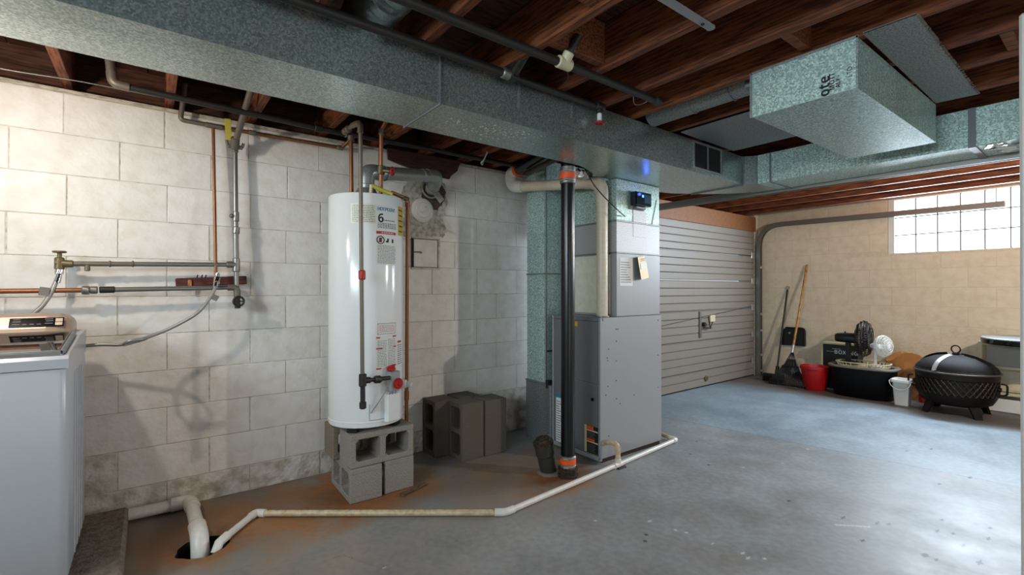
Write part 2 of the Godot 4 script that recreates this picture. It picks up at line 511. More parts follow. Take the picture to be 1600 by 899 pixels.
func floor_material() -> void:
	var w := 1400
	var h := 920
	var mk := func(n: FastNoiseLite) -> PackedByteArray:
		var im := n.get_image(w, h)
		im.convert(Image.FORMAT_L8)
		return im.get_data()
	var a: PackedByteArray = mk.call(noise(FastNoiseLite.TYPE_SIMPLEX_SMOOTH, 0.006, 5, 21))
	var b: PackedByteArray = mk.call(noise(FastNoiseLite.TYPE_SIMPLEX_SMOOTH, 0.02, 4, 22))
	var c: PackedByteArray = mk.call(noise(FastNoiseLite.TYPE_SIMPLEX, 0.12, 3, 23))
	var out := PackedByteArray()
	out.resize(w * h * 3)
	# rusty patches: x, z, radius x, radius z, strength
	var rust := [[0.35, 0.35, 0.85, 0.55, 0.7], [0.22, 0.58, 0.28, 0.20, 1.0], [0.92, 0.42, 0.62, 0.42, 0.95], [1.2, 0.62, 0.4, 0.18, 0.7], [2.05, 0.98, 0.35, 0.22, 1.0], [1.9, 0.75, 0.7, 0.5, 0.45], [0.1, 1.1, 0.9, 0.5, 0.22]]
	for j in h:
		var z := FZ1 * (j + 0.5) / h
		for i in w:
			var x := FX0 + (FX1 - FX0) * (i + 0.5) / w
			var k := j * w + i
			var na := a[k] / 255.0
			var nb := b[k] / 255.0
			var nc := c[k] / 255.0
			var v := 1.0 + 0.20 * (na - 0.5) + 0.13 * (nb - 0.5) + 0.13 * (nc - 0.5)
			var r := 0.535 * v
			var g := 0.53 * v
			var bl := 0.52 * v
			# grey-blue floor paint is better kept towards the garage door
			var jx := 3.79 + 0.155 * z
			var pt := clampf((x - 1.6) / 2.6 + (nb - 0.5) * 0.8, 0.0, 0.75) + (0.35 if x > jx else 0.0)
			r -= pt * 0.03
			g += pt * 0.012 + (0.015 if x > jx else 0.0)
			bl += pt * 0.045 + (0.025 if x > jx else 0.0)
			if absf(x - jx) < 0.004 and nb + nc > 0.75:
				r *= 0.7
				g *= 0.7
				bl *= 0.7
			# bare warm concrete near the laundry
			var wm := clampf((0.9 - x) * 0.5 + (na - 0.5), 0.0, 0.5)
			r += wm * 0.05
			bl -= wm * 0.05
			if x < 3.2 and z < 1.9:
				var f := 0.0
				for q in rust:
					var dx: float = (x - q[0]) / q[2]
					var dz: float = (z - q[1]) / q[3]
					f = maxf(f, clampf(1.25 - sqrt(dx * dx + dz * dz) + (nb - 0.5) * 1.1 + (nc - 0.5) * 0.4, 0.0, 1.0) * q[4])
				var f2 := f * clampf(0.62 + na * 0.8, 0, 1)
				r = lerpf(r, 0.50 + 0.25 * (nb - 0.5), f2)
				g = lerpf(g, 0.305 + 0.18 * (nb - 0.5), f2)
				bl = lerpf(bl, 0.155 + 0.12 * (nb - 0.5), f2)
			if x > 5.75 + (nb - 0.5) * 0.6:   # brown dust plus painted-in shade along the far wall
				var d := clampf((x - 5.75) / 0.5, 0.0, 0.75)
				r = lerpf(r, 0.36, d)
				g = lerpf(g, 0.30, d)
				bl = lerpf(bl, 0.27, d)
			out[k * 3] = int(clampf(r, 0, 1) * 255)
			out[k * 3 + 1] = int(clampf(g, 0, 1) * 255)
			out[k * 3 + 2] = int(clampf(bl, 0, 1) * 255)
	var im := Image.create_from_data(w, h, false, Image.FORMAT_RGB8, out)
	var dot := func(x: float, z: float, rx: int, rz: int, col: Color) -> void:
		var ci := int((x - FX0) / (FX1 - FX0) * w)
		var cj := int(z / FZ1 * h)
		for jj in range(-rz, rz + 1):
			for ii in range(-rx, rx + 1):
				if float(ii * ii) / maxf(rx * rx, 0.3) + float(jj * jj) / maxf(rz * rz, 0.3) <= 1.1 and ci + ii >= 0 and ci + ii < w and cj + jj >= 0 and cj + jj < h:
					im.set_pixel(ci + ii, cj + jj, col)
	for p in [[2.072, 1.696, 2, 1], [1.852, 1.519, 1, 1], [2.1, 1.832, 1, 1], [2.124, 1.874, 1, 1], [2.16, 2.139, 2, 1], [2.145, 2.17, 2, 1], [2.193, 2.223, 1, 1], [3.959, 1.733, 2, 1], [0.815, 1.25, 1, 0], [2.127, 2.011, 1, 0], [3.2, 1.62, 2, 1], [3.5, 1.75, 1, 1]]:
		dot.call(p[0], p[1], p[2], p[3], Color(0.74, 0.75, 0.74))
	for i in 9:
		dot.call(2.80 + i * 0.014, 2.30 + i * 0.0135, 1, 1, Color(0.72, 0.72, 0.70))
	for p in [[1.947, 1.77, 1, 1], [1.892, 1.803, 1, 1], [2.73, 2.436, 2, 1], [2.916, 2.297, 3, 1], [2.989, 2.422, 3, 1], [3.028, 2.46, 2, 1], [2.803, 2.651, 3, 2], [2.798, 2.691, 2, 1], [3.136, 2.632, 3, 1], [3.158, 2.688, 2, 1], [3.383, 2.789, 2, 1], [4.184, 2.593, 4, 1], [2.903, 2.031, 2, 1], [3.455, 1.12, 1, 1], [3.157, 1.26, 1, 1], [3.057, 1.453, 1, 1], [3.237, 2.801, 3, 1], [2.916, 2.813, 4, 1], [3.3, 2.62, 2, 1], [3.05, 2.74, 3, 1], [4.5, 2.2, 2, 1], [4.7, 2.3, 3, 1], [3.9, 2.5, 2, 1]]:
		dot.call(p[0], p[1], p[2], p[3], Color(0.23, 0.225, 0.22))
	for i in 40:   # a rusty hairline crack
		var t := i / 39.0
		dot.call(0.66 + 0.08 * t if t < 0.3 else 0.70 + 0.2 * (t - 0.3), 1.04 if t < 0.3 else 1.04 + 0.42 * (t - 0.3), 0, 0, Color(0.52, 0.42, 0.33))
	var m := StandardMaterial3D.new()
	m.resource_name = "floor_concrete"
	m.albedo_texture = ImageTexture.create_from_image(im)
	m.roughness = 0.5
	m.metallic_specular = 0.45
	var rim := Image.create_from_data(w, h, false, Image.FORMAT_L8, b)
	for q in 1:
		rim.adjust_bcs(1.3, 0.16, 1.0)
	m.roughness_texture = ImageTexture.create_from_image(rim)
	m.roughness_texture_channel = BaseMaterial3D.TEXTURE_CHANNEL_RED
	m.roughness = 0.95
	mats["floor"] = m

# ---------------------------------------------------------------- the scene
func _ready() -> void:
	rng.seed = 7
	# camera, sky, lights, exposure
	var cam := Camera3D.new()
	cam.name = "camera"
	cam.fov = 2.0 * rad_to_deg(atan(449.5 / 740.0))
	cam.position = Vector3(0, 1.211, 3.225)
	cam.rotation = Vector3(deg_to_rad(0.2), deg_to_rad(-37.4), 0)
	cam.near = 0.02
	add_child(cam)
	var we := WorldEnvironment.new()
	we.name = "environment"
	var env := Environment.new()
	env.background_mode = Environment.BG_SKY
	var sky := Sky.new()
	var sm := ProceduralSkyMaterial.new()
	sm.sky_top_color = Color(0.62, 0.74, 0.90)
	sm.sky_horizon_color = Color(0.85, 0.89, 0.93)
	sm.ground_bottom_color = Color(0.35, 0.34, 0.32)
	sm.ground_horizon_color = Color(0.6, 0.6, 0.6)
	sky.sky_material = sm
	env.sky = sky
	env.tonemap_mode = Environment.TONE_MAPPER_LINEAR
	env.tonemap_exposure = 1.0
	env.sdfgi_enabled = true
	env.ssao_enabled = true
	env.ssil_enabled = true
	we.environment = env
	add_child(we)
	daylight("window_daylight", Vector3(6.70, 1.935, 2.27), Vector3(-1, -0.15, 0), Vector2(1.5, 0.62), 14.0, Color(0.86, 0.93, 1.0))
	daylight("added_door_fill", Vector3(0.9, 1.06, 6.10), Vector3(0, 0, -1), Vector2(1.7, 1.95), 0.9, Color(0.90, 0.95, 1.0))  # frontal fill light, paired with an added door out of view
	daylight("added_window_fill", Vector3(-2.5, 1.935, 3.0), Vector3(1, -0.05, 0), Vector2(2.2, 0.62), 10.0, Color(0.86, 0.95, 1.0))  # fill for the faces towards -x, paired with an added window
	make_materials()
	build_room()
	build_joists()
	build_windows()
	build_garage_door()
	build_ducts()
	build_furnace()
	build_water_heater()
	build_washer()
	build_wall_pipes()
	build_ceiling_pipes()
	build_drains()
	build_blocks()
	build_wall_fittings()
	build_stored_things()
	pendant(Vector3(-0.6, 1.9, 0.85), 0.74, "bare pendant bulb hanging over the washing machine")
	pendant(Vector3(4.33, 2.05, 3.75), 4.1, "bare pendant bulb hanging in the garage half of the basement")

func daylight(called: String, at: Vector3, dir: Vector3, size: Vector2, e: float, col: Color) -> void:
	var l := AreaLight3D.new()
	l.name = called
	l.area_size = size
	l.light_energy = e
	l.light_color = col
	l.shadow_enabled = true
	l.area_range = 14.0
	l.transform = Transform3D(Basis.looking_at(dir, Vector3.UP), at)
	add_child(l)

func pendant(at: Vector3, e: float, label: String) -> void:
	var t := thing("pendant_bulb", label, "light bulb", at + Vector3(0, 0.14, 0))
	var b := S()
	lathe(b, [Vector2(0, -0.034), Vector2(0.018, -0.029), Vector2(0.029, -0.012), Vector2(0.031, 0.004), Vector2(0.026, 0.022), Vector2(0.015, 0.042), Vector2(0.013, 0.052), Vector2(0, 0.052)], Transform3D(Basis.IDENTITY, at), 16)
	part(t, "bulb", b, mats.bulb)
	var s := S()
	lathe(s, [Vector2(0, 0.05), Vector2(0.017, 0.05), Vector2(0.02, 0.06), Vector2(0.02, 0.1), Vector2(0.012, 0.115), Vector2(0, 0.115)], Transform3D(Basis.IDENTITY, at), 16)
	part(t, "socket", s, mats.black_plastic)
	part(t, "cord", pipe([at + Vector3(0, 0.11, 0), Vector3(at.x, 2.425, at.z)], 0.004, 0, 8), mats.cord)
	var l := OmniLight3D.new()
	l.name = "bulb_light"
	l.light_energy = e
	l.light_color = Color(1.0, 0.955, 0.895)
	l.light_size = 0.03
	l.omni_range = 14.0
	l.omni_attenuation = 2.0
	l.shadow_enabled = true
	l.position = at
	add_child(l)

# ---------------------------------------------------------------- room shell
func build_room() -> void:
	# floor with the round sump hole
	var hx := 0.20
	var hz := 0.575
	var rx := 0.105
	var rz := 0.10
	var st := S()
	var uv := func(p: Vector3) -> void:
		st.set_uv(Vector2((p.x - FX0) / (FX1 - FX0), p.z / FZ1))
		st.add_vertex(p)
	var fq := func(x0: float, x1: float, z0: float, z1: float) -> void:
		for p in [Vector3(x0, 0, z0), Vector3(x1, 0, z0), Vector3(x1, 0, z1), Vector3(x0, 0, z0), Vector3(x1, 0, z1), Vector3(x0, 0, z1)]:
			uv.call(p)
	fq.call(FX0, hx - 0.2, 0.0, FZ1)
	fq.call(hx + 0.2, FX1, 0.0, FZ1)
	fq.call(hx - 0.2, hx + 0.2, 0.0, hz - 0.2)
	fq.call(hx - 0.2, hx + 0.2, hz + 0.2, FZ1)
	var n := 48
	for i in n:
		var t0 := TAU * i / n
		var t1 := TAU * (i + 1) / n
		var e := func(t: float) -> Vector3:
			var w := 1.0 + 0.04 * sin(5 * t) + 0.03 * sin(9 * t + 1)
			return Vector3(hx + rx * w * cos(t), 0, hz + rz * w * sin(t))
		var o := func(t: float) -> Vector3:
			var m := 0.2 / maxf(absf(cos(t)), absf(sin(t)))
			return Vector3(hx + m * cos(t), 0, hz + m * sin(t))
		for p in [e.call(t0), o.call(t0), o.call(t1), e.call(t0), o.call(t1), e.call(t1)]:
			uv.call(p)
	var fl := struct("floor", "grey-blue painted concrete floor with rusty stains and white chips", "floor", st, mats.floor)
	var pit := S()
	for i in n:
		var t0 := TAU * i / n
		var t1 := TAU * (i + 1) / n
		var e := func(t: float, y: float) -> Vector3:
			var w := 1.0 + 0.04 * sin(5 * t) + 0.03 * sin(9 * t + 1)
			return Vector3(hx + rx * w * cos(t), y, hz + rz * w * sin(t))
		quad(pit, e.call(t0, 0.0), e.call(t1, 0.0), e.call(t1, -0.35), e.call(t0, -0.35))
		tri(pit, e.call(t1, -0.35), e.call(t0, -0.35), Vector3(hx, -0.35, hz))
	part(fl, "sump_pit", pit, mats.pit_dark, "dark round sump hole in the floor")
	var under := S()
	addbx(under, FX0, FX1, -0.55, -0.4, 0, FZ1)
	part(fl, "subgrade", under, mats.pit_dark)

	# block wall on the left, with its blocks
	var wl := struct("wall_left", "white painted concrete block wall behind the water heater", "wall", bx(FX0, 4.0, -0.1, 2.19, -0.22, -0.0028), mats.mortar)
	var low := []
	var y := -0.05
	var course := 0
	var bm := {}
	while y < 2.17:
		var top := y + 0.2035
		var y0 := maxf(y, 0.0)
		var y1 := minf(top, 2.19)
		var off := -0.331 if course % 2 == 0 else -0.133
		if course >= 9:
			off += 0.02 * sin(course)
		var k := -6
		while off + 0.4065 * k < 3.98:
			var x0 := off + 0.4065 * k
			var x1 := x0 + 0.4065
			k += 1
			x0 = maxf(x0, FX0)
			x1 = minf(x1, 3.99)
			if x1 - x0 < 0.03:
				continue
			var w := snappedf(x1 - x0 - 0.0045, 0.0005)
			var h := snappedf(y1 - y0 - 0.003, 0.0005)
			var key := "%d_%d" % [roundi(w * 2000), roundi(h * 2000)]
			if not bm.has(key):
				var b := S()
				box(b, Vector3.ZERO, Vector3(w, h, 0.03), 0.0025)
				bm[key] = fin(b)
			var mt: Material = mats["block_paint%d" % rng.randi_range(0, 2)]
			if y < 0.33 and rng.randf() < (0.95 if y < 0.1 else 0.5):
				mt = mats.block_low
			var o := part(wl, "block", bm[key], mt)
			o.position = Vector3((x0 + x1) * 0.5 + rng.randf_range(-0.0015, 0.0015), (y0 + y1) * 0.5, -0.015 + rng.randf_range(-0.0012, 0.001))
			o.rotation = Vector3(0, rng.randf_range(-0.002, 0.002), rng.randf_range(-0.002, 0.002))
		y = top
		course += 1
	part(wl, "sill_plate", bx(FX0, 4.0, 2.192, 2.212, -0.20, -0.004, 0.003), mats.sill_wood, "dusty whitish sill board on top of the wall")
	part(wl, "rim_joist", bx(FX0 - 0.2, 7.05, 2.228, 2.50, -0.24, -0.18), mats.plank_wood)
	struct("wall_corner", "narrow strip of wall between garage door and far corner", "wall", bx(6.76, 7.05, -0.1, 2.50, -0.22, -0.001), mats.cream_paint)
	struct("trim_1", "broad orange-brown wooden header beam above the garage door", "beam", bx(3.97, 6.80, 2.02, 2.225, -0.12, 0.005, 0.004), mats.header_wood)

	# far wall with the glass block window
	var wb := struct("wall_back", "cream painted concrete block wall with the glass block window", "wall", S_wall_back(), mats.mortar_cream)
	bm = {}
	y = -0.046
	course = 0
	while y < 2.2:
		var top := y + 0.2125
		var y0 := maxf(y, 0.0)
		var y1 := minf(top, 2.228)
		var off := 0.026 if course % 2 == 0 else 0.24
		var k := -1
		while off + 0.43 * k < 4.2:
			var z0 := maxf(off + 0.43 * k, 0.0)
			var z1 := minf(off + 0.43 * (k + 1), 4.2)
			k += 1
			var y2 := y1
			if y1 > 1.63 and y0 < 1.6 and z1 > 1.497 and z0 < 3.1:
				y2 = 1.6
			elif y1 > 1.63 and z1 > 1.497 and z0 < 3.1:   # window opening
				if z0 < 1.497:
					z1 = 1.497
				elif z1 > 3.1:
					z0 = 3.1
				else:
					continue
			if z1 - z0 < 0.03 or y2 - y0 < 0.02:
				continue
			var w := snappedf(z1 - z0 - 0.005, 0.001)
			var h := snappedf(y2 - y0 - 0.003, 0.001)
			var key := "%d_%d" % [roundi(w * 1000), roundi(h * 1000)]
			if not bm.has(key):
				var b := S()
				box(b, Vector3.ZERO, Vector3(0.03, h, w), 0.003)
				bm[key] = fin(b)
			var o := part(wb, "block", bm[key], mats.cream_paint)
			o.position = Vector3(6.866 + rng.randf_range(-0.0007, 0.0007), (y0 + y2) * 0.5, (z0 + z1) * 0.5)
		y = top
		course += 1
	# the sides the photograph does not show
	var wr := S()
	addbx(wr, FX0 - 0.2, 0.0, -0.1, 2.50, FZ1, FZ1 + 0.2)
	addbx(wr, 1.8, 7.05, -0.1, 2.50, FZ1, FZ1 + 0.2)
	addbx(wr, 0.0, 1.8, 2.1, 2.50, FZ1, FZ1 + 0.2)
	addbx(wr, 0.0, 1.8, -0.1, 0.0, FZ1, FZ1 + 0.2)
	struct("wall_right", "plain painted wall opposite the block wall, with an added glazed door", "wall", wr, mats.wall_plain)
	var wf := S()
	addbx(wf, FX0 - 0.2, FX0, -0.1, 1.62, -0.22, FZ1 + 0.2)
	addbx(wf, FX0 - 0.2, FX0, 1.62, 2.50, -0.22, 1.8)
	addbx(wf, FX0 - 0.2, FX0, 1.62, 2.50, 4.2, FZ1 + 0.2)
	addbx(wf, FX0 - 0.2, FX0, 2.26, 2.50, 1.8, 4.2)
	struct("wall_front", "plain painted wall on the laundry side with an added glass block window", "wall", wf, mats.wall_plain)
	# white painted post at the right edge of the view
	var po := S()
	addbx(po, 2.545, 2.645, 0, 2.229, 2.975, 3.075, 0.008)
	solo("support_post", "white painted square post at the right edge of the view", "post", po, mats.post_paint)

func S_wall_back() -> SurfaceTool:
	var st := S()
	addbx(st, 6.853, 7.05, -0.1, 1.62, -0.22, 6.4)
	addbx(st, 6.853, 7.05, 1.62, 2.50, -0.22, 1.495)
	addbx(st, 6.853, 7.05, 1.62, 2.50, 3.1, 6.4)
	addbx(st, 6.853, 7.05, 2.252, 2.50, 1.495, 3.1)
	return st

const JOISTS := [-2.35, -1.94, -1.53, -1.12, -0.72, -0.312, 0.105, 0.51, 0.93, 1.325, 1.70, 2.03, 2.31, 2.70, 3.01, 3.39, 3.79, 4.19, 4.59, 4.95, 5.29, 5.71, 6.11, 6.55]

func build_joists() -> void:
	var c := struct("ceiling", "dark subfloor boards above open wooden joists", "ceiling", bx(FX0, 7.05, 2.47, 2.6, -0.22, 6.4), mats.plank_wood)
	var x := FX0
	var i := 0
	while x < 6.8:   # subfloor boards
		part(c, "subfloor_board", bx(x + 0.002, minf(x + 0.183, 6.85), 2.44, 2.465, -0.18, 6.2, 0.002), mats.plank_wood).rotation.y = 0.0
		x += 0.185
		i += 1
	var m: ArrayMesh = fin(bx(-0.02, 0.02, 2.23, 2.438, -0.17, 6.2, 0.003))
	for k in JOISTS.size():
		var o := part(c, "joist", m, mats.joist_wood if k % 3 else mats.joist_wood2)
		o.position = Vector3(JOISTS[k] - 0.02, 0, 0)
	# solid blocking between joists
	for b in [[9, 1.72], [8, 2.02], [11, 2.35], [5, 0.55], [13, 2.9]]:
		var x0: float = JOISTS[b[0]]
		var x1: float = JOISTS[b[0] + 1] - 0.04
		part(c, "blocking", bx(x0 + 0.001, x1 - 0.001, 2.245, 2.435, b[1], b[1] + 0.04, 0.003), mats.joist_wood2)

func build_windows() -> void:
	# far window: three rows of glass blocks in white mortar
	var fr := S()
	addbx(fr, 6.86, 6.97, 1.60, 1.628, 1.497, 3.1, 0.003)
	addbx(fr, 6.86, 6.97, 2.24, 2.252, 1.497, 3.1, 0.002)
	addbx(fr, 6.86, 6.97, 1.628, 2.24, 1.497, 1.555, 0.003)
	addbx(fr, 6.86, 6.97, 1.628, 2.24, 3.05, 3.1, 0.003)
	var w1 := struct("window_1", "bright glass block window high in the far cream wall", "window", fr, mats.white_plastic)
	glass_grid(w1, 1.558, 3.048, 8, 1.63, 2.238, 3, 6.925)
	var f2 := S()
	for p in [[0.0, 0.07], [0.865, 0.935], [1.73, 1.8]]:
		addbx(f2, p[0], p[1], 0.0, 2.1, FZ1 + 0.02, FZ1 + 0.12, 0.004)
	addbx(f2, 0.07, 1.73, 0.0, 0.09, FZ1 + 0.02, FZ1 + 0.12, 0.004)
	addbx(f2, 0.07, 1.73, 2.03, 2.1, FZ1 + 0.02, FZ1 + 0.12, 0.004)
	var w2 := struct("door_2", "added white glazed double door opposite the block wall, outside the view", "door", f2, mats.white_plastic)  # added out of view to carry the frontal fill light
	part(w2, "added_pane", bx(0.072, 0.863, 0.092, 2.028, FZ1 + 0.06, FZ1 + 0.07), mats.added_door_pane)
	part(w2, "added_pane", bx(0.937, 1.728, 0.092, 2.028, FZ1 + 0.06, FZ1 + 0.07), mats.added_door_pane)

	var f3 := S()
	addbx(f3, FX0 - 0.15, FX0, 1.62, 1.64, 1.8, 4.2, 0.003)
	addbx(f3, FX0 - 0.15, FX0, 2.25, 2.26, 1.8, 4.2, 0.002)
	addbx(f3, FX0 - 0.15, FX0, 1.64, 2.25, 1.8, 1.83, 0.003)
	addbx(f3, FX0 - 0.15, FX0, 1.64, 2.25, 4.17, 4.2, 0.003)
	var w3 := struct("window_2", "added glass block window on the laundry side, outside the view", "window", f3, mats.white_plastic)  # added out of view to carry the side fill light
	glass_grid(w3, 1.83, 4.17, 12, 1.64, 2.25, 3, FX0 - 0.06)

func glass_grid(w: Node3D, a0: float, a1: float, n: int, y0: float, y1: float, rows: int, x: float) -> void:
	var gw := (a1 - a0) / n
	var gh := (y1 - y0) / rows
	var b := S()
	box(b, Vector3.ZERO, Vector3(0.08, gh - 0.007, gw - 0.007), 0.008)
	var m := fin(b)
	for r in rows:
		for c in n:
			var o := part(w, "glass_block", m, mats.glass_block)
			o.position = Vector3(x, y0 + gh * (r + 0.5), a0 + gw * (c + 0.5))
	for c in range(1, n):
		var a := a0 + gw * c
		part(w, "mortar_joint", bx(x - 0.0425, x + 0.0425, y0, y1, a - 0.005, a + 0.005), mats.grey_plastic)
	for r in range(1, rows):
		var y := y0 + gh * r
		part(w, "mortar_joint", bx(x - 0.042, x + 0.042, y - 0.005, y + 0.005, a0, a1), mats.grey_plastic)

# ---------------------------------------------------------------- garage door
func build_garage_door() -> void:
	var d := thing("door_1", "closed beige ribbed sectional garage door", "garage door", Vector3(5.58, 0, 0))
	d.set_meta("kind", "structure")
	var joints := [0.012, 0.21, 0.585, 0.955, 1.325, 1.68, 2.03]
	for i in joints.size() - 1:
		var y0: float = joints[i]
		var y1: float = joints[i + 1] - 0.010
		var p := PackedVector2Array()
		p.append(Vector2(0.05, y0))
		var n := maxi(2, roundi((y1 - y0) / 0.0915))
		var hh := (y1 - y0) / n
		p.append(Vector2(0.008, y0))
		for k in n:
			var a := y0 + hh * k
			p.append(Vector2(-0.002, a + 0.004))
			p.append(Vector2(-0.003, a + hh - 0.010))
			p.append(Vector2(0.010, a + hh - 0.005))
		p.append(Vector2(0.008, y1))
		p.append(Vector2(0.05, y1))
		var st := S()
		prism(st, p, 4.0, 6.75, Transform3D(ALONGX, Vector3.ZERO))
		part(d, "door_section", st, mats.door_paint)
	part(d, "bottom_seal", bx(4.0, 6.75, 0.0, 0.014, -0.045, -0.003), mats.rubber, "dark rubber seal along the floor")
	# centre stile with the lock bar, latch and handle
	part(d, "lock_bar", bx(5.345, 5.385, 0.615, 0.935, 0.004, 0.02, 0.003), mats.galv_pipe, "upright metal lock bar")
	var lk := S()
	rod(lk, Vector3(5.43, 0.775, 0.004), Vector3(5.43, 0.775, 0.045), 0.028, 14, 0.004)
	rod(lk, Vector3(5.39, 0.74, 0.04), Vector3(5.56, 0.725, 0.04), 0.009, 8)
	rod(lk, Vector3(5.54, 0.725, 0.04), Vector3(5.50, 0.87, 0.04), 0.006, 8)
	rod(lk, Vector3(5.54, 0.725, 0.04), Vector3(5.60, 0.80, 0.04), 0.006, 8)
	part(d, "latch", lk, mats.black_pipe)
	part(d, "latch_plate", bx(5.565, 5.68, 0.80, 0.885, 0.004, 0.03, 0.004), mats.cream_plastic)
	var pl := S()
	rod(pl, Vector3(5.50, 0.10, 0.002), Vector3(5.50, 0.10, 0.02), 0.035, 12, 0.004)
	part(d, "keyhole_cover", pl, mats.brass)
	for y in [1.68, 0.955, 0.585, 0.21, 1.325]:   # hinges with rollers at the right edge
		part(d, "hinge", bx(6.66, 6.735, y - 0.04, y + 0.04, 0.004, 0.012, 0.002), mats.zinc)
	part(d, "lift_cable", pipe([Vector3(4.55, 0.80, 0.03), Vector3(6.65, 0.98, 0.03)], 0.0025, 0, 6), mats.black_pipe)
	# tracks: a C-shaped channel, upright, curved and level
	var c := PackedVector2Array([Vector2(-0.028, 0.028), Vector2(-0.028, -0.028), Vector2(0.028, -0.028), Vector2(0.028, 0.028), Vector2(0.018, 0.028), Vector2(0.018, -0.018), Vector2(-0.018, -0.018), Vector2(-0.018, 0.028)])
	for s in [[6.785, "right-hand galvanised garage door track curving out along the far wall", 2.46, 2.095], [4.05, "left-hand galvanised garage door track running level behind the furnace", 3.0, 2.035]]:
		var x: float = s[0]
		var t := thing("garage_door_track", s[1], "door track", Vector3(x, 0, 0.06))
		var st := S()
		sweep(st, bend([Vector3(x, 0.0, 0.055), Vector3(x, s[3], 0.055), Vector3(x, s[3] - 0.03, s[2])], 0.30, 8), c, false, true, Vector3.BACK)
		part(t, "channel", st, mats.galv_pipe)
		part(t, "wall_angle", bx(x + 0.03 if x > 5 else x - 0.035, x + 0.035 if x > 5 else x - 0.03, 0.0, 1.85, 0.003, 0.06, 0.001), mats.galv_pipe)
		for y in [0.06, 0.28, 0.62, 0.85, 1.5]:
			var bk := S()
			addbx(bk, x - 0.034, x + 0.034, y, y + 0.03, 0.086, 0.092, 0.002)
			rod(bk, Vector3(x - 0.02, y + 0.015, 0.09), Vector3(x - 0.02, y + 0.015, 0.1), 0.008, 8)
			part(t, "track_bracket", bk, mats.zinc)
		var hg := S()
		var e: float = s[2] - 0.06
		addbx(hg, x - 0.016, x + 0.016, s[3] - 0.03, 2.229, e - 0.003, e + 0.003)
		rod(hg, Vector3(x - 0.045, 2.07, e), Vector3(x - 0.025, 2.07, e), 0.01, 8)
		part(t, "hanger_strap", hg, mats.galv_pipe)

# ---------------------------------------------------------------- ducts
func cleat(parent: Node3D, pts: Array, r := 0.008) -> void:  # folded seam round a duct
	var st := S()
	sweep(st, pts, PackedVector2Array([Vector2(-r, -0.003), Vector2(r, -0.003), Vector2(r, 0.003), Vector2(-r, 0.003)]), false, true)
	part(parent, "seam_cleat", st, mats.steel_dark)

